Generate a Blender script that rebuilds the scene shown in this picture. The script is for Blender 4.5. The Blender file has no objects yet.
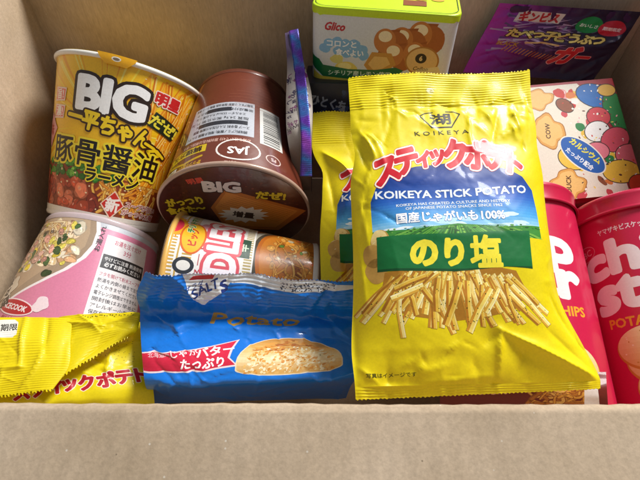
import bpy, bmesh, math, random
import numpy as np
from mathutils import Vector, geometry
random.seed(7); rng = np.random.RandomState(5)
SC = bpy.context.scene; COL = SC.collection
rad = math.radians

# ------------------------------------------------------------------ camera frame
CH = .37; FPX = 470.0; PITCH = rad(52)
CF = np.array([0, math.cos(PITCH), -math.sin(PITCH)]); CU = np.array([0, math.sin(PITCH), math.cos(PITCH)])
CR = np.array([1., 0, 0]); CC = np.array([0, 0, CH])
def P(x, y, d): return CC + d * (CF + (x - 320) / FPX * CR + (240 - y) / FPX * CU)
def unit(v): v = np.array(v, float); return v / np.linalg.norm(v)

# ------------------------------------------------------------------ colour
def lin(c):
    if isinstance(c, str): c = tuple(int(c[i:i + 2], 16) for i in (0, 2, 4))
    return tuple(((v / 255) / 12.92 if v / 255 <= .04045 else ((v / 255 + .055) / 1.055) ** 2.4) for v in c)
def grad(stops, axis=1):
    """print gradient along x or y: stops = [(pos, colour)]"""
    xs = [s[0] for s in stops]; cs = np.array([lin(s[1]) for s in stops])
    def f(x, y):
        q = y if axis else x
        return np.stack([np.interp(q, xs, cs[:, k]) for k in range(3)], -1)
    return f

# ------------------------------------------------------------------ mesh gathering
class Mesh:
    def __init__(s): s.V = []; s.N = []; s.C = []; s.F = []; s.M = []; s.n = 0
    def add(s, V, N, C, F, m=0):
        s.V.append(np.asarray(V, float)); s.N.append(np.asarray(N, float)); s.C.append(np.asarray(C, float))
        s.F += [tuple(i + s.n for i in f) for f in F]; s.M += [m] * len(F); s.n += len(V)
    def build(s, name, mats, parent=None, origin=(0, 0, 0)):
        V = np.concatenate(s.V) - np.array(origin); N = np.concatenate(s.N); C = np.concatenate(s.C)
        me = bpy.data.meshes.new(name); me.from_pydata(V.tolist(), [], s.F)
        for m in (mats if isinstance(mats, (list, tuple)) else [mats]): me.materials.append(m)
        me.polygons.foreach_set('material_index', s.M)
        me.polygons.foreach_set('use_smooth', [True] * len(s.F))
        at = me.color_attributes.new('Col', 'FLOAT_COLOR', 'POINT')
        at.data.foreach_set('color', np.concatenate([C, np.ones((len(C), 1))], 1).ravel())
        me.normals_split_custom_set_from_vertices(N.tolist())
        ob = bpy.data.objects.new(name, me); COL.objects.link(ob)
        if parent is not None: ob.parent = parent
        else: ob.location = origin
        return ob

def thing(name, label, cat, loc, group=None):
    o = bpy.data.objects.new(name, None); COL.objects.link(o); o.location = Vector(loc); o.empty_display_size = .02
    o['label'] = label; o['category'] = cat
    if group: o['group'] = group
    return o

# ------------------------------------------------------------------ a printed sheet
def clip(poly, ax, val, keep_less):
    out = []; n = len(poly)
    for i in range(n):
        a = poly[i]; b = poly[(i + 1) % n]
        da = a[ax] - val; db = b[ax] - val
        if keep_less: da = -da; db = -db
        if da >= 0: out.append(a)
        if (da > 0 and db < 0) or (da < 0 and db > 0):
            t = da / (da - db); out.append((a[0] + t * (b[0] - a[0]), a[1] + t * (b[1] - a[1])))
    return out
def clipd(poly, c, less):
    out = []; n = len(poly)
    for i in range(n):
        a = poly[i]; b = poly[(i + 1) % n]
        da = a[0] + a[1] - c; db = b[0] + b[1] - c
        if less: da = -da; db = -db
        if da >= 0: out.append(a)
        if (da > 0 and db < 0) or (da < 0 and db > 0):
            t = da / (da - db); out.append((a[0] + t * (b[0] - a[0]), a[1] + t * (b[1] - a[1])))
    return out

_txt = {}
def text_geo(s, res=2):
    k = (s, res)
    if k in _txt: return _txt[k]
    c = bpy.data.curves.new('t', 'FONT'); c.body = s; c.resolution_u = res
    o = bpy.data.objects.new('t', c); COL.objects.link(o); bpy.context.view_layer.update()
    me = bpy.data.meshes.new_from_object(o.evaluated_get(bpy.context.evaluated_depsgraph_get()))
    V = np.array([v.co[:2] for v in me.vertices]) if len(me.vertices) else np.zeros((0, 2))
    me.calc_loop_triangles(); T = [tuple(t.vertices) for t in me.loop_triangles]
    # weld by position so that the outline of each glyph is found
    key = {}; idx = []
    for v in V:
        q = (round(v[0], 5), round(v[1], 5)); idx.append(key.setdefault(q, len(key)))
    cnt = {}
    for t in T:
        for a, b in ((0, 1), (1, 2), (2, 0)):
            e = tuple(sorted((idx[t[a]], idx[t[b]]))); cnt.setdefault(e, []).append((t[a], t[b]))
    E = [v[0] for v in cnt.values() if len(v) == 1]
    bpy.data.objects.remove(o); bpy.data.curves.remove(c); bpy.data.meshes.remove(me)
    _txt[k] = (V, T, E); return _txt[k]

class Sheet:
    def __init__(s, pts, us, vs, base=(1, 1, 1), flip=1, eps=2.5e-7, z0=1.2e-5):
        s.P = pts; s.us = np.array(us, float); s.vs = np.array(vs, float)
        du = np.gradient(pts, axis=1); dv = np.gradient(pts, axis=0)
        n = np.cross(du, dv) * flip; n /= np.maximum(np.linalg.norm(n, axis=2, keepdims=True), 1e-12); s.Nn = n
        s.fl = flip; s.base = base; s.z = z0; s.eps = eps
        s.q = []; s.lo = s.vs[0]; s.c = 0
        s.out = []   # (i, j, fx, fy, upper, off, rgb)
        s.faces = []; s.cnt = 0
        s.rows = []
    # -- add one convex polygon (print coordinates)
    def raw(s, poly, col, off):
        gx = np.interp([p[0] for p in poly], s.us, np.arange(len(s.us))); gy = np.interp([p[1] for p in poly], s.vs, np.arange(len(s.vs)))
        x0 = min(p[0] for p in poly); x1 = max(p[0] for p in poly); y0 = min(p[1] for p in poly); y1 = max(p[1] for p in poly)
        if x1 <= s.us[0] or x0 >= s.us[-1] or y1 <= s.vs[0] or y0 >= s.vs[-1]: return
        if x0 < s.us[0] or x1 > s.us[-1] or y0 < s.vs[0] or y1 > s.vs[-1]:
            pp = list(poly)
            for ax, v, l in ((0, s.us[0], 0), (0, s.us[-1], 1), (1, s.vs[0], 0), (1, s.vs[-1], 1)):
                pp = clip(pp, ax, v, l)
                if len(pp) < 3: return
            gx = np.interp([p[0] for p in pp], s.us, np.arange(len(s.us))); gy = np.interp([p[1] for p in pp], s.vs, np.arange(len(s.vs)))
        g = list(zip(gx.tolist(), gy.tolist()))
        i0 = int(math.floor(gx.min() + 1e-9)); i1 = int(math.ceil(gx.max() - 1e-9)); j0 = int(math.floor(gy.min() + 1e-9)); j1 = int(math.ceil(gy.max() - 1e-9))
        for i in range(i0, max(i1, i0 + 1)):
            pi = g
            if i > i0: pi = clip(pi, 0, i, 0)
            if i < i1 - 1: pi = clip(pi, 0, i + 1, 1)
            if len(pi) < 3: continue
            b0 = min(p[1] for p in pi); b1 = max(p[1] for p in pi)
            for j in range(max(j0, int(b0)), min(j1, int(math.ceil(b1))) if b1 > b0 else j0 + 1):
                pj = pi
                if j > j0: pj = clip(pj, 1, j, 0)
                if j < j1 - 1: pj = clip(pj, 1, j + 1, 1)
                if len(pj) < 3: continue
                for up in (0, 1):
                    d = [p[0] + p[1] - i - j - 1 for p in pj]
                    if up and max(d) <= 1e-9: continue
                    if not up and min(d) >= -1e-9: continue
                    pd = pj if (min(d) >= 0 or max(d) <= 0) else clipd(pj, i + j + 1, not up)
                    if len(pd) < 3: continue
                    ar = 0
                    for k in range(len(pd)): a = pd[k]; b = pd[(k + 1) % len(pd)]; ar += a[0] * b[1] - a[1] * b[0]
                    if abs(ar) < 1e-7: continue
                    if ar < 0: pd = pd[::-1]
                    n0 = len(s.rows)
                    for p in pd: s.rows.append((i, j, p[0] - i, p[1] - j, up, off, col[0], col[1], col[2]))
                    s.faces.append(tuple(range(n0, n0 + len(pd))))
    def _col(s, c, poly):
        if callable(c):
            x = sum(p[0] for p in poly) / len(poly); y = sum(p[1] for p in poly) / len(poly)
            return tuple(float(v) for v in np.ravel(c(x, y)))
        return c
    def tri(s, poly, col, off):
        if callable(col):
            # gradient: slice in thin bands first so it reads smoothly
            ys = [p[1] for p in poly]; a, b = min(ys), max(ys); st = getattr(s, 'gstep', 1.5); n = max(1, int((b - a) / st))
            for k in range(n):
                pp = poly
                if k > 0: pp = clip(pp, 1, a + (b - a) * k / n, 0)
                if k < n - 1: pp = clip(pp, 1, a + (b - a) * (k + 1) / n, 1)
                if len(pp) >= 3: s.raw(pp, s._col(col, pp), off)
        else: s.raw(poly, col, off)
    def nz(s):
        if s.held is not None: s.cnt += 1; return s.held + (s.cnt % 14 + 1) * 1.3e-7
        s.z += s.eps; return s.z
    held = None
    def hold(s): s.held = s.z
    def free(s): s.held = None; s.z += 15 * 1.3e-7
    def poly(s, pts, col, z=None):
        if not callable(col): col = lin(col)
        off = s.nz() if z is None else z
        if len(pts) == 3: return s.tri(pts, col, off)
        for t in geometry.tessellate_polygon([[Vector((p[0], p[1], 0)) for p in pts]]):
            s.tri([pts[i] for i in t], col, off)
    def rect(s, x0, y0, x1, y1, col): s.poly([(x0, y0), (x1, y0), (x1, y1), (x0, y1)], col)
    def conv(s, pts, col):
        s.tri(list(pts), lin(col) if not callable(col) else col, s.nz())
    def ell(s, cx, cy, rx, ry, col, rot=0, n=22, jit=0):
        if n == 22 and max(rx, ry) > 7: n = 44
        c, q = math.cos(rad(rot)), math.sin(rad(rot)); pts = []
        ph = random.random() * 6
        for k in range(n):
            a = 2 * math.pi * k / n; r = 1 + jit * (math.sin(2 * a + ph) * .5 + math.sin(3 * a + 2 * ph) * .5 + .3 * math.sin(5 * a + ph))
            x, y = rx * r * math.cos(a), ry * r * math.sin(a); pts.append((cx + c * x - q * y, cy + q * x + c * y))
        s.poly(pts, col) if jit else s.conv(pts, col)
    def line(s, pts, w, col, close=False):
        col = lin(col); z = s.nz(); pts = list(pts) + ([pts[0]] if close else [])
        for k in range(len(pts) - 1): s._cap(pts[k], pts[k + 1], w / 2, col, z + s.eps * .6 * random.random())
    def ring(s, cx, cy, rx, ry, w, col, rot=0, n=28, a0=0, a1=360):
        c, q = math.cos(rad(rot)), math.sin(rad(rot))
        pts = [(cx + c * rx * math.cos(t) - q * ry * math.sin(t), cy + q * rx * math.cos(t) + c * ry * math.sin(t)) for t in [rad(a0 + (a1 - a0) * k / n) for k in range(n + 1)]]
        s.line(pts, w, col)
    def _cap(s, a, b, w, col, z):
        dx, dy = b[0] - a[0], b[1] - a[1]; L = math.hypot(dx, dy)
        if L < 1e-9: return
        dx, dy = dx / L, dy / L; nx, ny = -dy, dx; h = w * .72
        s.raw([(a[0] - dx * w, a[1] - dy * w), (a[0] - dx * h - nx * h, a[1] - dy * h - ny * h), (a[0] - nx * w, a[1] - ny * w), (b[0] - nx * w, b[1] - ny * w), (b[0] + dx * h - nx * h, b[1] + dy * h - ny * h),
               (b[0] + dx * w, b[1] + dy * w), (b[0] + dx * h + nx * h, b[1] + dy * h + ny * h), (b[0] + nx * w, b[1] + ny * w), (a[0] + nx * w, a[1] + ny * w), (a[0] - dx * h + nx * h, a[1] - dy * h + ny * h)], col, z)
    def text(s, t, cx, cy, size, col, rot=0, bold=.03, out=None, ow=.05, out2=None, ow2=.05, sx=1, sk=0, align='c', width=None, res=2, track=None, warp=None, bump=False):
        """size = em height in print units; centred on (cx, cy)"""
        V, T, E = text_geo(t, res)
        if not len(V): return
        x0, x1 = V[:, 0].min(), V[:, 0].max(); y0, y1 = V[:, 1].min(), V[:, 1].max()
        if width: sx = width / ((x1 - x0) * size)
        W = V - np.array([(x0 + x1) / 2 if align == 'c' else x0, (y0 + y1) / 2])
        W = W * size; W[:, 0] *= sx; W[:, 0] += W[:, 1] * sk
        if warp: W = np.array([warp(p[0], p[1]) for p in W])
        c, q = math.cos(rad(rot)), math.sin(rad(rot))
        W = np.stack([cx + c * W[:, 0] - q * W[:, 1], cy + q * W[:, 0] + c * W[:, 1]], 1)
        pts = [tuple(p) for p in W.tolist()]
        st = 1.3e-7; zs = s.z; fr_ = random.random() * .9; hz = s.held; s.held = None
        lay = []
        if out2: lay.append((bold + ow + ow2, out2))
        if out: lay.append((bold + ow, out))
        for w, cc in lay:
            z = s.nz(); cc = lin(cc)
            for tr in T: s.raw([pts[i] for i in tr], cc, z)
            for q_, (a, b) in enumerate(E): s._cap(pts[a], pts[b], w * size, cc, z + st * (1 + fr_ + q_ % 89))
            s.z += st * 91
        z = s.nz(); cc = lin(col)
        for tr in T: s.raw([pts[i] for i in tr], cc, z)
        s.held = hz
        if bold > 0:
            for q_, (a, b) in enumerate(E): s._cap(pts[a], pts[b], bold * size, cc, z + st * (1 + fr_ + q_ % 89))
            s.z += st * 91
        s.held = hz
        if not bump: s.z = zs + s.eps

    def into(s, M, m=0, base=True, mbase=None):
        nv, nu = s.P.shape[:2]
        if base:
            X, Y = np.meshgrid(s.us, s.vs)
            if callable(s.base): C = s.base(X.ravel(), Y.ravel())
            else: C = np.tile(np.array(lin(s.base)), (nu * nv, 1))
            F = []
            for j in range(nv - 1):
                for i in range(nu - 1):
                    a = j * nu + i; b = a + 1; c = a + nu; d = c + 1
                    F += [(a, b, c), (b, d, c)] if s.fl > 0 else [(a, c, b), (b, c, d)]
            M.add(s.P.reshape(-1, 3), s.Nn.reshape(-1, 3), C, F, m if mbase is None else mbase)
        if s.rows:
            R = np.array(s.rows); i = R[:, 0].astype(int); j = R[:, 1].astype(int); fx = R[:, 2:3]; fy = R[:, 3:4]; up = R[:, 4:5] > .5
            i2 = np.minimum(i + 1, nu - 1); j2 = np.minimum(j + 1, nv - 1)
            def mix(A):
                lo = A[j, i] + fx * (A[j, i2] - A[j, i]) + fy * (A[j2, i] - A[j, i])
                hi = A[j2, i2] + (1 - fx) * (A[j2, i] - A[j2, i2]) + (1 - fy) * (A[j, i2] - A[j2, i2])
                return np.where(up, hi, lo)
            Pq = mix(s.P); Nq = mix(s.Nn); Nq /= np.maximum(np.linalg.norm(Nq, axis=1, keepdims=True), 1e-9)
            M.add(Pq + Nq * R[:, 5:6], Nq, R[:, 6:9], s.faces, m)

# ------------------------------------------------------------------ materials
def new_mat(name):
    m = bpy.data.materials.new(name); m.use_nodes = True; nt = m.node_tree
    return m, nt, nt.nodes['Principled BSDF']
def printed(name, rough=.3, spec=.5, coat=0, coat_r=.1, bump=0, bscale=60, metal=0, rvar=.1, grain=.05, fine=0):
    m, nt, b = new_mat(name); N = nt.nodes; L = nt.links
    a = N.new('ShaderNodeAttribute'); a.attribute_name = 'Col'
    tc = N.new('ShaderNodeTexCoord')
    n1 = N.new('ShaderNodeTexNoise'); n1.inputs['Scale'].default_value = 900; n1.inputs['Detail'].default_value = 3; L.new(tc.outputs['Object'], n1.inputs['Vector'])
    mr = N.new('ShaderNodeMapRange'); mr.inputs[1].default_value = .3; mr.inputs[2].default_value = .7; mr.inputs[3].default_value = 1 - grain; mr.inputs[4].default_value = 1 + grain; L.new(n1.outputs[0], mr.inputs[0])
    mx = N.new('ShaderNodeVectorMath'); mx.operation = 'SCALE'; L.new(a.outputs['Color'], mx.inputs[0]); L.new(mr.outputs[0], mx.inputs['Scale'])
    L.new(mx.outputs[0], b.inputs['Base Color'])
    n2 = N.new('ShaderNodeTexNoise'); n2.inputs['Scale'].default_value = 45; n2.inputs['Detail'].default_value = 4; L.new(tc.outputs['Object'], n2.inputs['Vector'])
    m2 = N.new('ShaderNodeMapRange'); m2.inputs[3].default_value = max(.02, rough - rvar); m2.inputs[4].default_value = rough + rvar; L.new(n2.outputs[0], m2.inputs[0]); L.new(m2.outputs[0], b.inputs['Roughness'])
    b.inputs['Specular IOR Level'].default_value = spec; b.inputs['Metallic'].default_value = metal
    b.inputs['Coat Weight'].default_value = coat; b.inputs['Coat Roughness'].default_value = coat_r
    if bump:
        n3 = N.new('ShaderNodeTexNoise'); n3.inputs['Scale'].default_value = bscale; n3.inputs['Detail'].default_value = 3; n3.inputs['Distortion'].default_value = .6; L.new(tc.outputs['Object'], n3.inputs['Vector'])
        bp = N.new('ShaderNodeBump'); bp.inputs['Strength'].default_value = 1; bp.inputs['Distance'].default_value = bump; L.new(n3.outputs[0], bp.inputs['Height'])
        L.new(bp.outputs[0], b.inputs['Normal']); L.new(bp.outputs[0], b.inputs['Coat Normal'])
    return m
M_film = printed('glossy_bag_film', .46, .3, .14, .07, .0003, 42, rvar=.06)
M_blue = printed('glossy_blue_film', .36, .45, .4, .07, .0004, 50, rvar=.07)
M_foil = printed('holographic_film', .22, .6, .6, .08, .0004, 90)
M_cup = printed('printed_paper_cup', .34, .5, .45, .12, .00008, 120, rvar=.05)
M_lid = printed('sealed_paper_lid', .32, .5, .5, .1, .0004, 60)
M_can = printed('lacquered_can', .33, .5, .4, .12, .00007, 70, grain=.03)
M_cart = printed('printed_carton', .4, .45, .2, .2, .0001, 60)
M_plast = printed('moulded_plastic', .32, .5, .4, .12, .00003, 60, grain=.03)

def holo():
    m, nt, b = new_mat('iridescent_foil'); N = nt.nodes; L = nt.links
    tc = N.new('ShaderNodeTexCoord'); w = N.new('ShaderNodeTexNoise'); w.inputs['Scale'].default_value = 38; w.inputs['Detail'].default_value = 2
    L.new(tc.outputs['Object'], w.inputs['Vector'])
    r = N.new('ShaderNodeValToRGB'); e = r.color_ramp.elements
    e[0].position = .3; e[0].color = (*lin('4a1c86'), 1); e[1].position = .72; e[1].color = (*lin('d060d0'), 1)
    for p, c in ((.42, '7c46c8'), (.5, '3f8fd8'), (.58, '9a5be0')):
        q = e.new(p); q.color = (*lin(c), 1)
    L.new(w.outputs[0], r.inputs[0])
    a = N.new('ShaderNodeAttribute'); a.attribute_name = 'Col'
    mx = N.new('ShaderNodeMix'); mx.data_type = 'RGBA'; mx.blend_type = 'MULTIPLY'; mx.inputs[0].default_value = 1
    L.new(r.outputs[0], mx.inputs[6]); L.new(a.outputs['Color'], mx.inputs[7]); L.new(mx.outputs[2], b.inputs['Base Color'])
    b.inputs['Metallic'].default_value = .35; b.inputs['Roughness'].default_value = .3
    return m
M_holo = holo()

def cardboard(name, flute_axis, strength=.0005, col=('c4af96', 'ae997f')):
    """flute_axis: 0 = ribs repeat along X, 1 = along Y"""
    m, nt, b = new_mat(name); N = nt.nodes; L = nt.links
    tc = N.new('ShaderNodeTexCoord')
    n1 = N.new('ShaderNodeTexNoise'); n1.inputs['Scale'].default_value = 14; n1.inputs['Detail'].default_value = 6; n1.inputs['Roughness'].default_value = .65; L.new(tc.outputs['Object'], n1.inputs['Vector'])
    mp = N.new('ShaderNodeMapping'); mp.inputs['Scale'].default_value = (500, 500, 90) if flute_axis == 0 else (90, 500, 500); L.new(tc.outputs['Object'], mp.inputs[0])
    n2 = N.new('ShaderNodeTexNoise'); n2.inputs['Scale'].default_value = 1.6; n2.inputs['Detail'].default_value = 6; n2.inputs['Roughness'].default_value = .7; L.new(mp.outputs[0], n2.inputs['Vector'])
    r1 = N.new('ShaderNodeMix'); r1.data_type = 'RGBA'; r1.inputs[6].default_value = (*lin(col[1]), 1); r1.inputs[7].default_value = (*lin(col[0]), 1)
    mrn = N.new('ShaderNodeMapRange'); mrn.inputs[1].default_value = .35; mrn.inputs[2].default_value = .65; L.new(n1.outputs[0], mrn.inputs[0]); L.new(mrn.outputs[0], r1.inputs[0])
    mr = N.new('ShaderNodeMapRange'); mr.inputs[1].default_value = .3; mr.inputs[2].default_value = .7; mr.inputs[3].default_value = .84; mr.inputs[4].default_value = 1.13; L.new(n2.outputs[0], mr.inputs[0])
    sc = N.new('ShaderNodeVectorMath'); sc.operation = 'SCALE'; L.new(r1.outputs[2], sc.inputs[0]); L.new(mr.outputs[0], sc.inputs['Scale'])
    # pale and dark recycled-fibre specks
    v = N.new('ShaderNodeTexVoronoi'); v.inputs['Scale'].default_value = 520; v.inputs['Randomness'].default_value = 1; L.new(tc.outputs['Object'], v.inputs['Vector'])
    lt = N.new('ShaderNodeMath'); lt.operation = 'LESS_THAN'; lt.inputs[1].default_value = .16; L.new(v.outputs['Distance'], lt.inputs[0])
    sp = N.new('ShaderNodeSeparateColor'); L.new(v.outputs['Color'], sp.inputs[0])
    g1 = N.new('ShaderNodeMath'); g1.operation = 'GREATER_THAN'; g1.inputs[1].default_value = .965; L.new(sp.outputs[0], g1.inputs[0])
    g2 = N.new('ShaderNodeMath'); g2.operation = 'LESS_THAN'; g2.inputs[1].default_value = .02; L.new(sp.outputs[0], g2.inputs[0])
    a1 = N.new('ShaderNodeMath'); a1.operation = 'MULTIPLY'; L.new(lt.outputs[0], a1.inputs[0]); L.new(g1.outputs[0], a1.inputs[1])
    a2 = N.new('ShaderNodeMath'); a2.operation = 'MULTIPLY'; L.new(lt.outputs[0], a2.inputs[0]); L.new(g2.outputs[0], a2.inputs[1])
    k1 = N.new('ShaderNodeMix'); k1.data_type = 'RGBA'; k1.inputs[7].default_value = (.62, .55, .45, 1); L.new(a1.outputs[0], k1.inputs[0]); L.new(sc.outputs[0], k1.inputs[6])
    k2 = N.new('ShaderNodeMix'); k2.data_type = 'RGBA'; k2.inputs[7].default_value = (.24, .18, .12, 1); L.new(a2.outputs[0], k2.inputs[0]); L.new(k1.outputs[2], k2.inputs[6])
    L.new(k2.outputs[2], b.inputs['Base Color'])
    b.inputs['Roughness'].default_value = .85; b.inputs['Specular IOR Level'].default_value = .25
    # flutes: long corrugations + paper grain
    wv = N.new('ShaderNodeTexWave'); wv.bands_direction = 'X' if flute_axis == 0 else 'Y'; wv.inputs['Scale'].default_value = 48; wv.inputs['Distortion'].default_value = .6; wv.inputs['Detail'].default_value = 1; wv.inputs['Detail Scale'].default_value = .4
    L.new(tc.outputs['Object'], wv.inputs['Vector'])
    mod = N.new('ShaderNodeMath'); mod.operation = 'MULTIPLY'; L.new(wv.outputs['Fac'], mod.inputs[0]); L.new(n1.outputs[0], mod.inputs[1])
    bp = N.new('ShaderNodeBump'); bp.inputs['Distance'].default_value = strength * .5; bp.inputs['Strength'].default_value = .6; L.new(mod.outputs[0], bp.inputs['Height'])
    bp2 = N.new('ShaderNodeBump'); bp2.inputs['Distance'].default_value = .00016; bp2.inputs['Strength'].default_value = .5; L.new(n2.outputs[0], bp2.inputs['Height']); L.new(bp.outputs[0], bp2.inputs['Normal'])
    L.new(bp2.outputs[0], b.inputs['Normal'])
    return m
M_cbx = cardboard('cardboard_flutes_x', 0); M_cby = cardboard('cardboard_flutes_y', 1)

def plain_table():
    m, nt, b = new_mat('floor_boards'); N = nt.nodes; L = nt.links
    tc = N.new('ShaderNodeTexCoord'); w = N.new('ShaderNodeTexNoise'); mp = N.new('ShaderNodeMapping'); mp.inputs['Scale'].default_value = (3, 40, 3)
    L.new(tc.outputs['Object'], mp.inputs[0]); L.new(mp.outputs[0], w.inputs['Vector']); w.inputs['Detail'].default_value = 6
    r = N.new('ShaderNodeValToRGB'); r.color_ramp.elements[0].color = (.10, .06, .035, 1); r.color_ramp.elements[1].color = (.24, .16, .10, 1); L.new(w.outputs[0], r.inputs[0]); L.new(r.outputs[0], b.inputs['Base Color'])
    b.inputs['Roughness'].default_value = .5
    return m

# ------------------------------------------------------------------ lofted film
def hermite(ts, vals, t):
    ts = np.array(ts, float); vals = np.array(vals, float); m = np.gradient(vals, ts, axis=0) if len(ts) > 2 else np.repeat(((vals[1] - vals[0]) / (ts[1] - ts[0]))[None], 2, 0)
    k = np.clip(np.searchsorted(ts, t) - 1, 0, len(ts) - 2); h = (ts[k + 1] - ts[k]); q = (t - ts[k]) / h
    if vals.ndim > 1: q = q[..., None]; h = h[..., None]
    return (2 * q**3 - 3 * q**2 + 1) * vals[k] + (q**3 - 2 * q**2 + q) * h * m[k] + (-2 * q**3 + 3 * q**2) * vals[k + 1] + (q**3 - q**2) * h * m[k + 1]
class Loft:
    """rows: (y, left point, right point, bulge in m), y rising; x runs 0..W"""
    def __init__(s, W, rows, disp=None, side=None, pw=2.4, N=None):
        s.W = W; s.r = sorted(rows, key=lambda r: r[0]); s.disp = disp; s.side = side; s.pw = pw
        a = s.r[0]; b = s.r[-1]
        s.N = unit(N) if N is not None else unit(np.cross(np.array(a[2]) - a[1], np.array(b[1]) - a[1]))
    def pts(s, xs, ys, sign=1, bul=1, dsc=1):
        X, Y = np.meshgrid(xs, ys); t = [r[0] for r in s.r]
        Lp = hermite(t, [r[1] for r in s.r], Y); Rp = hermite(t, [r[2] for r in s.r], Y); B = np.interp(Y, t, [r[3] for r in s.r])
        u = X / s.W
        if s.side is not None: u = .5 + (u - .5) * (1 - s.side(X, Y))
        u = u[..., None]; c = np.clip(1 - np.abs(2 * u[..., 0] - 1) ** s.pw, 0, 1) ** .85
        D = (B * c * bul)
        if s.disp is not None: D = D + s.disp(X, Y) * .001 * dsc * np.minimum(1, .25 + c * 2)
        return Lp * (1 - u) + Rp * u + D[..., None] * s.N * sign

def wavefield(seed, scale, n=7, ridged=False):
    r = np.random.RandomState(seed); K = r.normal(0, 1, (n, 2)) / scale; ph = r.uniform(0, 6.28, n); am = r.uniform(.4, 1, n)
    def f(X, Y):
        o = 0
        for k in range(n):
            w = np.sin(K[k, 0] * X * 6.28 + K[k, 1] * Y * 6.28 + ph[k] + .8 * np.sin(K[(k + 2) % n, 0] * Y * 5 + ph[k]))
            o = o + am[k] * ((1 - 2 * np.abs(w)) if ridged else w)
        return o / n
    return f
def crease_fn(cs):
    def f(X, Y):
        o = np.zeros_like(X, dtype=float)
        for (x0, y0, x1, y1, amp, w) in cs:
            dx, dy = x1 - x0, y1 - y0; L2 = dx * dx + dy * dy
            t = ((X - x0) * dx + (Y - y0) * dy) / L2; tc = np.clip(t, 0, 1)
            d = np.hypot(X - x0 - tc * dx, Y - y0 - tc * dy)
            o = o + amp * np.exp(-(d / w)) * (.35 + .65 * np.sin(np.pi * np.clip(tc * .9 + .05, 0, 1)))
        return o
    return f
def pleats(seed, W, n, y0, fall, amp):
    """folds that start at a seal (y0) and die away into the body"""
    r = np.random.RandomState(seed); xs = r.uniform(0, W, n); sl = r.uniform(-.35, .35, n); am = r.uniform(.4, 1, n) * r.choice([-1, 1], n); wd = r.uniform(1.2, 4.2, n); fl = fall * r.uniform(.5, 1.5, n)
    def f(X, Y):
        o = 0; D = np.abs(Y - y0)
        for k in range(n):
            o = o + am[k] * np.exp(-np.abs(X - xs[k] - sl[k] * D) / (wd[k] * (1 + D / 25))) * np.exp(-D / fl[k]) * (1 - np.exp(-D / 2.))
        return o * amp
    return f
def crumple(seed, n, W, zones, amp, wd=(.8, 2.2), ln=(6, 22)):
    """short sharp folds scattered in zones = [(x0, y0, x1, y1)]"""
    q = np.random.RandomState(seed); cs = []
    for k in range(n):
        z = zones[q.randint(len(zones))]; x, y = q.uniform(z[0], z[2]), q.uniform(z[1], z[3]); a = q.uniform(0, 6.28); L = q.uniform(*ln)
        for j in range(q.randint(1, 4)):
            x2, y2 = x + L * math.cos(a), y + L * math.sin(a); cs.append((x, y, x2, y2, amp * q.uniform(.35, 1) * q.choice([-1, 1]), q.uniform(*wd))); x, y = x2, y2; a += q.uniform(-1.3, 1.3); L *= .8
    return crease_fn(cs)
def summed(*fs): return lambda X, Y: sum(f(X, Y) for f in fs)
def corr(y0, y1, per=2.1, amp=.22):
    return lambda X, Y: np.where((Y > y0) & (Y < y1), amp * (.72 + .28 * np.sin(X / 9. + Y / 5.) + .2 * np.sin(X / 3.7 - Y / 8.)) * np.sin(2 * np.pi * (Y - y0 + .35 * np.sin(X / 13.)) / per), 0)
def zigzag(Pt, row, direction, amp):
    n = Pt.shape[1]; q = rng.uniform(.25, 1.35, n)[:, None] * amp * np.where(np.arange(n) % 2 == 1, 1, -1)[:, None]; Pt[row] += np.array(direction) * q

# generic lathe (round parts that carry no print)
def lathe(M, c, A, Fd, prof, col, n=96, m=0, cap=False):
    A = unit(A); Fd = unit(Fd - A * np.dot(Fd, A)); Rt = np.cross(A, Fd)
    th = np.linspace(0, 2 * np.pi, n + 1)
    pr = np.array(prof, float); G = np.zeros((len(pr), n + 1, 3))
    for k, (r, h) in enumerate(pr): G[k] = c + A * h + r * (np.cos(th)[:, None] * Fd + np.sin(th)[:, None] * Rt)
    sh = Sheet(G, np.arange(n + 1), np.arange(len(pr)), base=col)
    sh.into(M, m)
def frustum_sheet(c0, A, Fd, r0, r1, H, Wc, base, nu=144, nv=14, dent=None):
    """print x in mm round the cup (0 at the facing side), y 0..H mm up the axis"""
    A = unit(A); Fd = unit(np.array(Fd) - A * np.dot(Fd, A)); Rt = np.cross(A, Fd)
    us = np.linspace(-Wc / 2, Wc / 2, nu + 1); vs = np.linspace(0, H, nv + 1); G = np.zeros((nv + 1, nu + 1, 3))
    th = us / Wc * 2 * np.pi
    for k, y in enumerate(vs):
        r = r0 + (r1 - r0) * y / H
        rr = r * np.ones_like(th) if dent is None else r + dent(us, y)
        G[k] = np.array(c0) + A * y * .001 + rr[:, None] * (np.cos(th)[:, None] * Fd + np.sin(th)[:, None] * Rt)
    return Sheet(G, us, vs, base=base), A, Fd, Rt
def disc_sheet(c, N, Rt, r, base, n=40):
    """flat disc, print in mm, centre 0,0; returns sheet (draw the disc with .ell first)"""
    N = unit(N); Rt = unit(Rt - N * np.dot(Rt, N)); Up = np.cross(N, Rt); e = r * 1000
    us = np.linspace(-e, e, n + 1); X, Y = np.meshgrid(us, us)
    dome = 0
    G = np.array(c) + X[..., None] * .001 * Rt + Y[..., None] * .001 * Up
    return Sheet(G, us, us, base=base)

R_ = random.uniform
def disc_clip(sh, r):
    """drop whatever print falls outside the radius (mm)"""
    us = sh.us; keep = []; rows = sh.rows
    for f in sh.faces:
        x = sum(us[rows[k][0]] + rows[k][2] * (us[1] - us[0]) for k in f) / len(f); y = sum(us[rows[k][1]] + rows[k][3] * (us[1] - us[0]) for k in f) / len(f)
        if x * x + y * y < r * r: keep.append(f)
    sh.faces = keep

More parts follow.
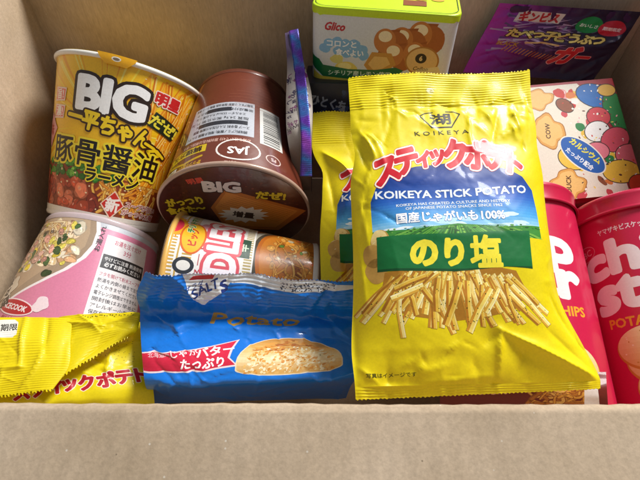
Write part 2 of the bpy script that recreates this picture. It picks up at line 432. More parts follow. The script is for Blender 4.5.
# ------------------------------------------------------------------ food pictures
def stick(sh, x, y, ang, L, w, cols=('f6dc86', 'd9a544', 'fbeeb4')):
    c, q = math.cos(rad(ang)), math.sin(rad(ang)); nx, ny = -q, c; b = R_(-.06, .06) * L; z = sh.z
    P3 = [(x, y), (x + c * L / 2 + nx * b, y + q * L / 2 + ny * b), (x + c * L, y + q * L)]
    def band(a0, a1, col, dz, e=0):
        for k in (0, 1):
            p, r2 = P3[k], P3[k + 1]
            sh.raw([(p[0] + nx * a0 * w - c * e * (1 - k), p[1] + ny * a0 * w - q * e * (1 - k)), (p[0] + nx * a1 * w - c * e * (1 - k), p[1] + ny * a1 * w - q * e * (1 - k)), (r2[0] + nx * a1 * w + c * e * k, r2[1] + ny * a1 * w + q * e * k), (r2[0] + nx * a0 * w + c * e * k, r2[1] + ny * a0 * w + q * e * k)], lin(col), z + dz)
    band(.55, -.55, 'b08a30', 1.5e-7, .25); band(.5, -.5, cols[0], 3e-7); band(-.14, -.5, cols[1], 4.5e-7); band(.5, .3, cols[2], 4.5e-7)
    for k in range(int(L / 4)):
        t = R_(.05, .95) * L; o = R_(-.4, .4) * w; g = R_(.5, 1.3); sh.raw([(x + c * t + nx * o + a * g, y + q * t + ny * o + b_ * g) for a, b_ in ((-.35, -.2), (.3, -.3), (.35, .3), (-.2, .35))], lin(random.choice(['3c4a1a', '5a5a20', '2c3814'])), z + 6e-7)
    sh.z = z + 7e-7
def noodles(sh, box, n, cols, w=(1, 2), bend=8, ang=60):
    x0, y0, x1, y1 = box
    for k in range(n):
        x, y = R_(x0, x1), R_(y0, y1); a = rad(R_(ang - 30, ang + 30)); L = R_(8, 22); b = R_(-bend, bend)
        pts = []
        for i in range(6):
            t = i / 5; px = x + math.cos(a) * L * t - math.sin(a) * b * math.sin(math.pi * t); py = y + math.sin(a) * L * t + math.cos(a) * b * math.sin(math.pi * t)
            pts.append((min(max(px, x0 - 3), x1 + 3), min(max(py, y0), y1)))
        ww = R_(*w); sh.line(pts, ww * 1.5, cols[0]); sh.line(pts, ww, random.choice(cols[1:]))
def blobs(sh, box, n, cols, r=(2, 5), hi=None):
    sh.held = None
    x0, y0, x1, y1 = box
    for k in range(n):
        x, y, q = R_(x0, x1), R_(y0, y1), R_(*r)
        c0 = random.choice(cols); v = [int(c0[i:i + 2], 16) for i in (0, 2, 4)]; f = lambda m: ''.join('%02x' % max(0, min(255, int(a * m))) for a in v); ro = R_(0, 180); e = R_(.5, .9); m = R_(.85, 1.12)
        sh.ell(x, y, q, q * e, f(m * .76), ro, n=14, jit=.18); sh.ell(x - q * .06, y + q * .08, q * .86, q * e * .84, f(m), ro, n=14, jit=.18)
        for j in range(int(2 + q)): a = R_(0, 6.3); w = R_(0, .6) * q; sh.ell(x + w * math.cos(a), y + w * math.sin(a) * e, R_(.12, .3) * q, R_(.08, .2) * q, f(m * R_(.8, 1.3)), R_(0, 180), n=7, jit=.2)
        if hi: sh.ell(x - q * .25, y + q * .25, q * .22, q * .1, hi, R_(0, 180), n=8)

# ================================================================== THE CARDBOARD BOX
XL, XR, YF, YB, ZR, TH = -.226, .258, .052, .371, .22, .005
box = thing('cardboard_box', 'open brown corrugated cardboard box holding all the snacks, front flap folded outward', 'cardboard box', (0, .2, 0))
def slab(name, pts8, mat):
    bm = bmesh.new(); v = [bm.verts.new(Vector(p) - box.location) for p in pts8]
    for f in ((0, 3, 2, 1), (4, 5, 6, 7), (0, 1, 5, 4), (1, 2, 6, 5), (2, 3, 7, 6), (3, 0, 4, 7)): bm.faces.new([v[i] for i in f])
    bmesh.ops.recalc_face_normals(bm, faces=bm.faces)
    bmesh.ops.bevel(bm, geom=bm.edges[:], offset=.0012, segments=2, affect='EDGES')
    me = bpy.data.meshes.new(name); bm.to_mesh(me); bm.free(); me.materials.append(mat)
    o = bpy.data.objects.new(name, me); COL.objects.link(o); o.parent = box; return o
def cub(x0, y0, z0, x1, y1, z1): return [(x0, y0, z0), (x1, y0, z0), (x1, y1, z0), (x0, y1, z0), (x0, y0, z1), (x1, y0, z1), (x1, y1, z1), (x0, y1, z1)]
slab('bottom_panel', cub(XL, YF, .001, XR, YB, .006), M_cbx)
def bent(name, axis, prof, a0, a1, mat, n=120, amp=.0004, seed=1, tilt=0, k0=0):
    """wall + rounded rim fold + flap: the profile (across, z) swept along the wall; gives the board its thickness"""
    pr = np.array(prof, float)
    tg = np.gradient(pr, axis=0); tg /= np.linalg.norm(tg, axis=1, keepdims=True); nn = np.stack([-tg[:, 1], tg[:, 0]], 1)
    wf = wavefield(seed, .12); wf2 = wavefield(seed + 3, .045)
    along = np.linspace(a0, a1, n); M = Mesh(); Gs = []
    for side in (0, 1):
        G = np.zeros((len(pr), n, 3))
        for k in range(len(pr)):
            q = pr[k] + nn[k] * TH * side
            S = np.linspace(0, 1, n); d = amp * (wf(along, (k + k0) * .012 + 0 * along) * 1.6 + wf2(along, (k + k0) * .01 + 0 * along)) * (1 + (k if k0 else 0) * .12); ribs = amp * .34 * np.sin(along * 2 * np.pi / .0071 + (k + k0) * .05) * (1 + (k if k0 else 0) * .05)
            dd = d + ribs; ac = q[0] + nn[k][0] * dd; zz = q[1] + nn[k][1] * dd + tilt * along * (k / len(pr))
            G[k] = np.stack([along, ac, zz], 1) if axis == 0 else np.stack([ac, along, zz], 1)
        Gs.append(G)
        Sheet(G, np.arange(n), np.arange(len(pr)), flip=(1 if side else -1) * (1 if axis == 0 else -1)).into(M)
    for A, B in ((Gs[0][-1], Gs[1][-1]), (Gs[0][0], Gs[1][0])):
        Sheet(np.stack([A, B]), np.arange(n), [0, 1]).into(M)
    for e in (0, -1): Sheet(np.stack([Gs[0][:, e], Gs[1][:, e]]), np.arange(len(pr)), [0, 1]).into(M)
    return M.build(name, mat, box, box.location)
def wall_prof(w, out, flap, drop, up=0):
    """from the floor up to the rim, round the fold and out along the flap; out = +1/-1"""
    z0 = .006; r = .0035; pts = [(w, z0 + (ZR - r - z0) * k / 14) for k in range(15)]
    end = math.pi / 2 + drop
    for k in range(1, 8):
        a = end * k / 7; pts.append((w + out * r * (1 - math.cos(a)), ZR - r + r * math.sin(a)))
    dx, dz = math.sin(end) , math.cos(end)
    x, z = pts[-1]
    for k in range(1, 12): pts.append((x + out * dx * flap * k / 11, z + dz * flap * k / 11))
    return pts
fp = wall_prof(YF, -1, .11, rad(9)); w_ = 17
def split_build(nm_wall, nm_flap, axis, prof, a0, a1, mat, seed, tilt=0):
    bent(nm_wall, axis, prof[:19], a0, a1, mat, seed=seed); bent(nm_flap, axis, prof[18:], a0, a1, mat, seed=seed, tilt=tilt, k0=18)
def flip_prof(p): return p
# board thickness goes to the outside of each wall: profile normals are (-tz, tx)
split_build('front_wall', 'front_flap', 0, fp, XL - TH, XR + TH, M_cbx, 11)
bw = wall_prof(YB + TH, 1, .11, rad(30)); split_build('back_wall', 'back_flap', 0, [(x, z) for x, z in bw], XL - TH, XR + TH, M_cbx, 23)
lw = wall_prof(XL, -1, .12, rad(25)); split_build('side_wall', 'side_flap', 1, lw, YF + .001, YB - .001 + TH * .2, M_cby, 31)
rw = wall_prof(XR + TH, 1, .12, rad(25)); split_build('side_wall', 'side_flap', 1, rw, YF + .001, YB - .001, M_cby, 37)

# floor the box stands on
bm = bmesh.new(); bmesh.ops.create_grid(bm, x_segments=1, y_segments=1, size=1.6); me = bpy.data.meshes.new('floor'); bm.to_mesh(me); bm.free(); me.materials.append(plain_table())
fl = bpy.data.objects.new('floor', me); COL.objects.link(fl); fl['kind'] = 'structure'

exec_parts = []
#@@ART
# ================================================================== YELLOW POTATO STICK BAGS
YEL = 'e8d40c'
def stick_bag_art(fr, detail=1):
    fr.gstep = 2.0
    arc = [(13, 103), (13, 128), (17, 137), (22, 142.5), (30, 146), (45, 149.5), (70, 151.5), (95, 149), (110, 145.5), (120, 140.5), (127, 132), (128, 120), (128, 103)]
    fr.poly(arc, grad([(103, 'a9def4'), (113, '4aa2de'), (126, '1c5cb8'), (138, '123f94'), (152, '0e2f78')]))
    for k in range(16): fr.ell(R_(18, 122), R_(105, 114), R_(4, 10), R_(.8, 2), random.choice(['cfe9f6', 'e8f5fb', 'b4dcf2']), R_(-5, 5), n=12, jit=.2)
    fr.poly([(13, 98), (13, 106), (40, 105), (70, 108), (100, 105), (128, 106.5), (128, 98)], '3d8a35')
    for k in range(44):
        x = 12 + 116 * k / 43; fr.conv([(x, 98), (x + R_(1, 2.2), 98), (70 + (x - 70) * .5 + .6, 106.5), (70 + (x - 70) * .5, 106.5)], random.choice(['6fb440', '2c6f2a', '89c550', '1f5a22', '57a03a']))
    for k in range(60): fr.ell(R_(14, 127), R_(103, 106.5), R_(.6, 2), R_(.3, .6), random.choice(['2c6f2a', '5f9f40', '1f5522']), n=7)
    for (x, y, r) in ((18, 99, 6.5), (13, 90, 6.5), (15, 80, 7)):
        fr.ell(x, y, r, r * 1.2, 'c89c4c', 20, jit=.06); fr.ell(x - .6, y + 1, r * .86, r * 1.05, grad([(y - r, 'dcb45c'), (y + r, 'f4dc98')]), 20, jit=.06)
        fr.hold()
        for q in range(26): a = R_(0, 6.3); w = R_(0, .75); fr.ell(x + r * w * math.cos(a), y + r * w * math.sin(a), R_(.3, 1.3), R_(.2, .6), random.choice(['c8964c', 'f4e0aa', 'b58440']), R_(0, 90), n=7)
    fr.free()
    fr.poly([(18, 66), (20, 78), (40, 80), (90, 80), (106, 77), (112, 64), (100, 52), (80, 48), (60, 46), (34, 50), (22, 56)], 'b07a22')
    cs = [('f6dc6c', 'd0922a', 'fdf0a0'), ('efcb50', 'bf7c20', 'f8e288'), ('f9e68c', 'dca83a', 'fff6c0'), ('e4b840', 'a86c1a', 'f2d46c'), ('f2d478', 'c68a2c', 'fae8a4')]
    for lay in range(4):
        n = (22, 22, 18, 12)[lay]
        for k in range(n):
            x = 8 + 108 * (k + R_(-.35, .35)) / (n - 1); t = (x - 62) / 56; top = 80 - 5 * t * t + R_(-4, 2) - lay * 2.5
            ang = 270 + t * 44 + R_(-11, 11) if lay < 3 else 270 - t * 20 + R_(-24, 24)
            stick(fr, 64 + (x - 62) * (.70 if lay < 3 else .66), top, ang, R_(22, 37) - lay * 1.2, R_(2.8, 4.4), random.choice(cs))
    for k in range(4): stick(fr, R_(22, 40), R_(58, 70), R_(15, 50), R_(20, 28), R_(3.4, 4.4), random.choice(cs))
    fr.poly([(15.5, 79), (15.5, 102), (66, 101), (118.5, 102.5), (118, 78.5), (100, 79.5), (66, 77), (40, 78)], '0f6e36')
    fr.poly([(15.5, 79), (15.5, 80.6), (66, 78.6), (118, 80), (118, 78.5), (100, 79.5), (66, 77), (40, 78)], '0a4d25')
    for ch, x, sz in (('の', 46, 20), ('り', 66, 19), ('塩', 87, 21.5)): fr.text(ch, x, 89.3, sz, 'f8e83c', bold=.06 if ch != '塩' else .036, res=3)
    xs = [24.5, 38.5, 50.5, 61, 74, 90, 104, 116.5]; szs = [22, 21, 16, 16, 22, 22, 21, 20]
    for ch, x, sz in zip('スティックポテト', xs, szs):
        u = (x - 71) / 50; y = 157.5 - 9 * u * u - (1.5 if ch in 'ィッ' else 0) - (1.5 if x < 30 else 0)
        fr.text(ch, x, y, sz, 'cf1b2c', rot=-math.degrees(math.atan(18 * u / 50)) * .9, bold=.058, out='fbf3e6', ow=.045, out2='c8344a', ow2=.012, sx=.9, res=3)
    fr.text('KOIKEYA STICK POTATO', 69, 129.4, 7.4, 'eef4f8', bold=.03, width=105, warp=lambda x, y: (x, y + x * x * .0010))
    fr.text('KOIKEYA HAS CREATED A CULTURE AND HISTORY', 69, 122.9, 2.7, 'e6eef6', bold=.02, width=78)
    fr.text('OF JAPANESE POTATO SNACKS SINCE 1962', 69, 119.7, 2.7, 'e6eef6', bold=.02, width=66)
    fr.text('国産じゃがいも100%', 66, 113.4, 7.8, 'ffffff', bold=.03, width=73, out='2a6fb8', ow=.03)
    cx, cy = 67.5, 181.2
    hexa = [(cx - 15, cy + 3.5), (cx - 12.5, cy), (cx - 7.5, cy - 6), (cx + 7.5, cy - 6), (cx + 12.5, cy), (cx + 15, cy + 3.5)]
    fr.line(hexa, .9, '2a2408'); fr.line([(cx - 15, cy + 3.5), (cx - 11, cy + 5.6), (cx - 5, cy + 6.2)], .7, '2a2408'); fr.line([(cx + 15, cy + 3.5), (cx + 11, cy + 5.6), (cx + 5, cy + 6.2)], .7, '2a2408')
    fr.text('湖', cx, cy + .3, 9, '2a2408', bold=.035, width=15)
    fr.text('K O I K E Y A', 66.5, 171.8, 3.4, '4a4210', bold=.015, width=40)
    for k in range(5): fr.text('写真はイメージです'[0:9], 21, 13.6, 3.2, '4a4a10', bold=.01, rot=1) if k == 0 else None
def make_bag(name, label, rows, W, H, st, sb, disp, side, art=None, base=YEL, mat=None, thick_back=.7, nu=112, back_art=None, group=None, origin=None, body_step=1.6, cat='snack bag', zz=.0006, pw=2.4):
    mat = mat or M_film; lf = Loft(W, rows, disp, side, pw=pw)
    org = origin if origin is not None else P(320, 400, .3)
    allp = np.array([r[1] for r in rows] + [r[2] for r in rows]); base_pt = allp.mean(0); base_pt[2] = allp[:, 2].min()
    t = thing(name, label, cat, base_pt, group)
    us = np.linspace(0, W, nu + 1)
    def rng_(a, b, step): return np.linspace(a, b, max(2, int(round((b - a) / step)) + 1))
    up = unit(np.array(rows[-1][1]) - np.array(rows[0][1])) if rows[-1][0] > rows[0][0] else unit(np.array(rows[0][1]) - np.array(rows[-1][1]))
    outp = []
    for nm, a, b, step in (('front_panel', sb, H - st, body_step), ('top_seal', H - st, H, .42), ('bottom_seal', 0, sb, .42)):
        if b - a < .1: continue
        ys = rng_(a, b, step); G = lf.pts(us, ys)
        if nm == 'top_seal': zigzag(G, -1, up, zz)
        if nm == 'bottom_seal': zigzag(G, 0, up, -zz * .45)
        sh = Sheet(G, us, ys, base=base)
        if art: art(sh) if nm == 'front_panel' else art(sh)
        M = Mesh(); sh.into(M)
        if nm != 'front_panel':   # the back ply of the seal gives it its thickness
            G2 = G - lf.N * .0004; Sheet(G2, us, ys, base=base if not callable(base) else YEL, flip=-1).into(M)
        M.build(nm, mat, t, base_pt); outp.append(sh)
    ys = rng_(sb, H - st, 4); G = lf.pts(us[::2], ys, sign=-1, bul=thick_back, dsc=.6); e = lf.pts(us[::2], ys)
    G[:, 0] = e[:, 0]; G[:, -1] = e[:, -1]; G[0] = e[0] - lf.N * .0003; G[-1] = e[-1] - lf.N * .0003
    sh = Sheet(G, us[::2], ys, base=base if not callable(base) else YEL, flip=-1); M = Mesh(); sh.into(M); M.build('back_panel', mat, t, base_pt)
    return t, lf

# the main bag
def side_main(X, Y):
    return .035 * np.sin(np.pi * np.clip((Y - 8) / 180, 0, 1)) ** .6 * 0 + .02 * np.exp(-((Y - 165) / 9) ** 2) - .03 * np.exp(-((Y - 30) / 30) ** 2) + .012 * np.sin(Y / 6.) * np.exp(-((Y - 160) / 22) ** 2)
cr = crease_fn([(88, 40, 80, 12, 4.0, 3.0), (88, 40, 76, 30, -2.2, 4), (88, 40, 140, 8, 4.6, 3.4), (84, 28, 78, 6, -2.6, 2.6), (80, 12, 40, 8, 2.0, 5), (88, 40, 104, 20, -2.4, 6),
                (2, 20, 14, 8, 1.5, 3), (130, 62, 138, 30, -2.5, 3), (118, 40, 136, 16, -1.6, 4), (55, 20, 30, 12, 1.4, 4),
                (6, 176, 15, 158, 2.6, 2.2), (15, 158, 10, 140, 2.0, 2.4), (2, 168, 12, 150, -2.2, 2.4), (14, 172, 24, 150, 1.2, 3),
                (100, 188, 106, 176, 1.4, 2.2), (112, 186, 104, 166, -1.6, 2.6), (122, 188, 126, 172, 1.8, 2.2), (108, 168, 128, 175, 1.6, 2), (92, 176, 104, 168, 1.0, 3),
                (6, 130, 10, 95, 1.6, 2.4), (3, 100, 8, 60, 1.4, 2.2), (11, 140, 6, 110, -1.6, 2.4)])
dm = summed(cr, crumple(101, 34, 140, [(86, 170, 136, 191), (2, 130, 18, 190), (127, 120, 138, 190), (60, 4, 136, 34), (4, 8, 60, 30), (124, 30, 138, 150), (4, 100, 20, 190), (20, 172, 60, 190)], 1.35, (.7, 1.8)), crumple(102, 10, 140, [(10, 35, 130, 180)], .45, (1.5, 4), (14, 34)), pleats(4, 140, 30, 191, 12, 1.3), pleats(9, 140, 16, 7, 12, 1.6), lambda X, Y: wavefield(3, 60)(X, Y) * 1.3 * np.clip((Y - 6) / 20, 0, 1) * np.clip((190 - Y) / 12, 0, 1), lambda X, Y: wavefield(8, 34, ridged=True)(X, Y) * .16 * np.clip((Y - 6) / 10, 0, 1) * np.clip((182 - Y) / 8, 0, 1),
            corr(193, 225, 2.4, .30), corr(0, 6.5, 1.7, .2), lambda X, Y: 2.2 * np.sin(X / 140 * 5 + .6) * np.clip((Y - 175) / 40, 0, 1) + 1.4 * np.exp(-((X - 55) / 12) ** 2) * np.clip((Y - 175) / 40, 0, 1))
def main_art(sh):
    if sh.vs[0] > 100 and sh.vs[0] > 170:   # hang hole and lip drawn flat, in pale and darker yellow
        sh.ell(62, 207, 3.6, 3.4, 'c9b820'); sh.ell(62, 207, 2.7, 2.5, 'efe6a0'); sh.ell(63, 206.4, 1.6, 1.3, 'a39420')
        return
    stick_bag_art(sh) if sh.vs[-1] > 100 else None
rows = [(225, P(348, 79, .293), P(530, 69, .293), 0), (192, P(350, 112, .2825), P(532, 104, .2825), .001), (178, P(351, 130, .279), P(535, 123, .279), .0035), (165, P(352, 152, .275), P(539, 146, .275), .006), (140, P(351, 192, .268), P(543, 184, .268), .012),
        (100, P(353, 248, .2565), P(550, 242, .2565), .016), (60, P(354, 306, .246), P(560, 303, .246), .015), (30, P(355, 352, .2375), P(580, 346, .2375), .010), (7, P(357, 387, .2305), P(598, 381, .2305), .0015), (0, P(357, 400, .2295), P(599, 389, .2295), 0)]
make_bag('snack_bag', 'largest yellow bag of nori salt potato sticks with green banner, lying on top in front', rows, 140, 225, 33, 7, dm, side_main, main_art, pw=4.2, group='yellow potato stick bags', body_step=1.5, nu=116)

# the same kind of bag underneath, to the left
d2 = summed(crumple(107, 24, 140, [(0, 100, 50, 185), (0, 20, 40, 100)], 1.4, (1, 3), (8, 26)), crease_fn([(8, 178, 26, 150, 4, 3), (26, 150, 14, 100, 3, 4), (4, 160, 12, 120, -3, 4), (30, 150, 30, 60, 2.2, 3), (14, 100, 18, 40, 2, 4)]), pleats(14, 140, 20, 178, 20, 1.6), lambda X, Y: wavefield(13, 40)(X, Y) * 2.0 * np.clip((Y - 6) / 20, 0, 1) * np.clip((180 - Y) / 12, 0, 1), corr(181, 225, 2.5, .22), lambda X, Y: 1.6 * np.sin(X / 9) * np.clip((Y - 185) / 30, 0, 1))
rows = [(225, P(313, 113, .347), P(476, 106, .347), 0), (180, P(313, 152, .334), P(476, 146, .334), .0015), (160, P(320, 172, .328), P(482, 166, .328), .006), (100, P(320, 240, .312), P(492, 238, .312), .009), (30, P(322, 330, .294), P(500, 330, .294), .006), (0, P(322, 372, .286), P(505, 372, .286), 0)]
def art2(sh):
    if sh.vs[-1] > 100 and sh.vs[0] < 100: stick_bag_art(sh)
make_bag('snack_bag', 'second yellow potato stick bag, mostly hidden beneath the largest one', rows, 140, 225, 38, 7, d2, lambda X, Y: .03 * np.exp(-((Y - 160) / 10) ** 2), art2, group='yellow potato stick bags', body_step=2)

# the bag at the lower left: its wide seal is folded over toward the viewer
org_bag = None
def ll_bag():
    W = 150
    d3 = summed(crumple(106, 30, 150, [(60, 40, 150, 118)], 1.2, (1, 2.4), (8, 24)), pleats(31, W, 16, 110, 22, 1.6), lambda X, Y: wavefield(33, 38)(X, Y) * 1.6, crease_fn([(128, 112, 118, 60, 3, 3), (100, 110, 110, 70, -2.4, 4), (60, 60, 90, 20, 2, 4)]))
    rows = [(118, P(-40, 318, .286), P(140, 322, .288), .001), (100, P(-44, 345, .278), P(146, 340, .283), .004), (70, P(-48, 378, .262), P(150, 366, .276), .010), (40, P(-50, 410, .253), P(154, 396, .27), .012), (0, P(-50, 450, .262), P(156, 440, .272), .001)]
    lf = Loft(W, rows, d3, None)
    bp = np.mean([r[1] for r in rows] + [r[2] for r in rows], 0); bp[2] = min(min(r[1][2], r[2][2]) for r in rows)
    t = thing('snack_bag', 'yellow potato stick bag in the lower left corner with its seal folded forward', 'snack bag', bp, 'yellow potato stick bags')
    us = np.linspace(0, W, 100); ys = np.linspace(0, 118, 70); G = lf.pts(us, ys); sh = Sheet(G, us, ys, base='e2ce0c')
    xs = [60, 73, 84, 94, 106, 120, 133, 145]; 
    for ch, x in zip('スティックポテト', xs):
        sh.text(ch, x - 2, 55 + (x - 98) * .13, 15.5, 'b51a2c', rot=6, bold=.055, out='f3e6cf', ow=.04, sx=.9)
    for k in range(90):   # printed specks beside the seal
        x, y = R_(95, 140), R_(75, 104); sh.ell(x, y, .5, .3, '6b5f12', n=6)
    M = Mesh(); sh.into(M); M.build('front_panel', M_film, t, bp)
    G2 = lf.pts(us[::2], ys[::2], sign=-1, bul=.8, dsc=.5); e = lf.pts(us[::2], ys[::2]); G2[:, 0] = e[:, 0]; G2[:, -1] = e[:, -1]
    M = Mesh(); Sheet(G2, us[::2], ys[::2], base=YEL, flip=-1).into(M); M.build('back_panel', M_film, t, bp)
    # folded seal: main flap
    def flap(nm, W2, rows, seed, creases, per, zz, art=None, tilt=0):
        H2 = rows[0][0]
        dd = summed(crumple(seed + 70, 12, W2, [(0, 0, W2, H2)], .7, (.8, 2), (6, 20)), crease_fn(creases), lambda X, Y: wavefield(seed, 45)(X, Y) * 1.3, corr(1.2, H2 * .99, per, .20))
        l2 = Loft(W2, rows, dd, None, pw=6); us = np.linspace(0, W2, int(W2 / 1.5) // 2 * 2 + 1); ys = np.linspace(0, H2, int(H2 / .5))
        G = l2.pts(us, ys); dn = unit(np.array(rows[-1][1]) - np.array(rows[0][1])); zigzag(G, 0, dn, zz)
        sh = Sheet(G, us, ys, base='e0cc0a')
        if art: art(sh)
        M = Mesh(); sh.into(M); Sheet(G - l2.N * .0005, us, ys, base='e8d40a', flip=-1).into(M); M.build(nm, M_film, t, bp)
    def lab(sh):
        sh.poly([(24, 43), (24, 57.5), (49, 58), (52, 55.5), (52, 45), (49, 42.5)], 'e8e6de')
        sh.text('賞味期限', 39, 51, 6.5, '30302c', bold=.02, rot=2)
    flap('folded_seal', 92, [(60, P(-50, 318, .262), P(72, 318, .272), .001), (40, P(-50, 345, .252), P(70, 340, .262), .003), (20, P(-50, 378, .243), P(68, 366, .252), .002), (0, P(-50, 404, .239), P(52, 390, .243), .001)], 41,
         [(58, 60, 55, 22, 2.4, 1.6), (42, 22, 58, 22, 1.8, 1.5), (74, 60, 74, 30, -2.0, 1.6), (42, 22, 38, 0, 1.5, 1.6), (74, 36, 62, 6, 1.6, 2)], 1.9, .0007, lab)
    flap('top_seal', 80, [(34, P(58, 318, .273), P(141, 313, .281), .002), (17, P(58, 345, .266), P(137, 330, .276), .004), (0, P(44, 389, .2445), P(129, 336, .274), .001)], 43,
         [(0, 30, 46, 22, 2.2, 2), (20, 34, 42, 18, 1.8, 2.0), (46, 24, 78, 30, 1.6, 2.0), (30, 2, 60, 12, -1.5, 2)], 1.7, .0008,
         lambda sh: [sh.conv([(x, y), (x + 1, y + .2), (x + 1, y + 1), (x, y + .9)], '3a340c') for x, y in [(24 + k * 2.3 + R_(-.6, .6), 31 + R_(-.8, 1.2)) for k in range(22)]])
ll_bag()

# ================================================================== BLUE BAG
def blue_bag():
    W = 150
    rows = [(126, P(145, 272, .268), P(358, 281, .270), 0), (108, P(137, 299, .274), P(358, 310, .276), .0), (104, P(139, 305, .279), P(357, 314, .281), .001), (88, P(140, 322, .276), P(359, 328, .279), .004),
            (45, P(143, 366, .261), P(361, 362, .2655), .007), (34, P(145, 384, .258), P(358, 375, .263), .004), (24, P(148, 392, .276), P(352, 384, .281), .002), (0, P(152, 404, .308), P(346, 398, .310), 0)]
    cr = crease_fn([(22, 104, 30, 70, 2.4, 3), (18, 100, 8, 60, -1.8, 4), (34, 104, 26, 84, 1.6, 3), (128, 104, 142, 82, 2.2, 3), (142, 82, 148, 50, 1.8, 3), (120, 104, 128, 90, -1.8, 3), (12, 60, 50, 46, 1.2, 3), (60, 104, 66, 90, 1.2, 3),
                    (20, 126, 46, 106, 2.6, 1.8), (52, 126, 40, 107, -2.4, 2), (84, 124, 78, 108, 1.6, 2), (128, 126, 116, 106, 1.6, 2), (150, 40, 120, 34, 1.4, 3), (4, 40, 30, 34, 1.6, 3)])
    dd = summed(cr, crumple(103, 62, 150, [(0, 80, 150, 108), (0, 30, 30, 100), (120, 30, 150, 104), (0, 20, 150, 44)], 1.7, (.9, 2.4), (8, 26)), crumple(104, 26, 150, [(0, 108, 150, 126)], 1.0, (.8, 2), (5, 14)), pleats(51, W, 22, 106, 14, 1.3), lambda X, Y: wavefield(52, 60)(X, Y) * 1.7 * np.clip((104 - Y) / 16, 0, 1), corr(107, 126, 2.4, .28), lambda X, Y: (2.4 * np.sin(X / 16. + .5) + 1.2 * np.sin(X / 7.)) * np.clip((Y - 106) / 18, 0, 1),
                lambda X, Y: wavefield(58, 22, ridged=True)(X, Y) * .35)
    lf = Loft(W, rows, dd, None, pw=3)
    bp = np.mean([r[1] for r in rows] + [r[2] for r in rows], 0); bp[2] = min(min(r[1][2], r[2][2]) for r in rows)
    t = thing('snack_bag', 'bright blue snack bag with a red butter ribbon, left of the largest yellow bag', 'snack bag', bp)
    us = np.linspace(0, W, 121); BL = '0c76dc'
    def art(sh):
        sh.gstep = 2
        lo = [(-1, 26), (-1, 57), (20, 61), (45, 68), (62, 78), (61, 72), (59, 66), (60, 58), (64, 52), (64, 48), (40, 46), (10, 43), (-1, 40)]
        # ribbon
        sh.poly([(-2, 41), (-2, 55), (25, 61), (48, 68), (68, 76.5), (63, 66), (60.5, 57), (66, 50), (40, 46), (15, 43)], 'e8d8dc')
        sh.poly([(-2, 42), (-2, 54), (25, 60), (48, 67), (66, 75), (61.5, 66), (59, 57), (64, 51), (40, 47), (15, 44)], grad([(42, 'c01a3a'), (60, 'dc2747')]))
        sh.text('じゃが', 30, 59.8, 6.3, 'f8eef0', rot=11, bold=.02, width=19); sh.text('バター', 51, 63.5, 9.5, 'ffffff', rot=14, bold=.03, sk=.2, width=26)
        sh.text('たっぷり', 42, 52.3, 9, 'ffffff', rot=6, bold=.03, sk=.15, width=29)
        sh.text('北海道産', 12, 55, 4, 'f0c8d0', rot=9, bold=.01)
        # baked dome
        dome = [(101 + 35 * math.cos(t) * (1 if math.cos(t) > 0 else 1.04) + 0, 47 + (31 * math.sin(t) ** .9 if math.sin(t) > 0 else 5 * math.sin(t))) for t in [k / 40 * 2 * math.pi for k in range(40)]]
        sh.poly([(x + (x - 100) * .025, y + (y - 62) * .04) for x, y in dome], 'e9dcc0')
        sh.poly(dome, grad([(46, 'e0b064'), (56, 'f4e0b0'), (66, 'e8b868'), (77, 'c98838')]))
        sh.hold()
        for k in range(420):
            x = R_(70, 130); y = R_(44, 68); 
            if (x - 101) ** 2 / 1080 + (y - 47) ** 2 / 560 < .95: sh.ell(x, y, R_(.5, 1.8), R_(.4, 1.2), random.choice(['f8e6b4', 'eec070', 'd8923c', 'fbf0cc', 'e8a850']), R_(0, 90), n=8, jit=.2)
        for k in range(110):
            x = R_(78, 122); y = R_(64, 81)
            if (x - 101) ** 2 / 1000 + (y - 47) ** 2 / 850 < .95: sh.ell(x, y, R_(1, 4), R_(.4, 1), random.choice(['c07022', 'd88a30', 'b05e18', 'e6a24a']), R_(-20, 20), n=8, jit=.2)
        sh.free()
        # gold script and lower face picture
        sh.text('Potato', 80, 96.5, 13, 'b08a34', bold=.03, sk=.3, width=60)
    def seal_art(sh):
        sh.poly([(26, 126.5), (40, 108), (46, 107), (58, 116), (64, 126.5)], 'e6ebf2')
        sh.poly([(64, 126.5), (60, 121), (108, 118), (150, 121.5), (150, 123), (112, 126.5)], 'dde4ee')
        sh.poly([(32, 122.2), (34, 124.8), (49, 126), (48, 123)], 'c2202c')
        sh.text('SALT', 45, 117, 8.5, '20408c', rot=28, bold=.03, width=17); sh.text('サラダ', 37, 118.5, 4, '20408c', rot=22, bold=.02)
        sh.text('S', 57, 119, 10, '203a88', rot=30, bold=.05)
        for k in range(120):
            x = R_(96, 134); sh.ell(x, R_(118.8, 124) + (x - 96) * .015, R_(.3, .8), .35, '3a4460', n=6)
    for nm, a, b, st, ar in (('front_panel', 0, 107, 1.5, art), ('top_seal', 107, 126, .45, seal_art)):
        ys = np.linspace(a, b, int((b - a) / st) + 1); G = lf.pts(us, ys)
        if nm == 'top_seal': zigzag(G, -1, unit(np.array(rows[0][1]) - rows[2][1]), .0006)
        sh = Sheet(G, us, ys, base=BL); ar(sh); M = Mesh(); sh.into(M)
        if nm == 'top_seal': Sheet(G - lf.N * .0005, us, ys, base='dfe4ec', flip=-1).into(M)
        M.build(nm, M_blue, t, bp)
    ys = np.linspace(0, 107, 30); e = lf.pts(us[::2], ys); G = e - lf.N * (.03 * (np.sin(np.pi * us[::2] / W) ** .5)[None, :, None] * (np.sin(np.pi * ys / 107) ** .5)[:, None, None])
    M = Mesh(); Sheet(G, us[::2], ys, base=BL, flip=-1).into(M); M.build('back_panel', M_blue, t, bp)
blue_bag()

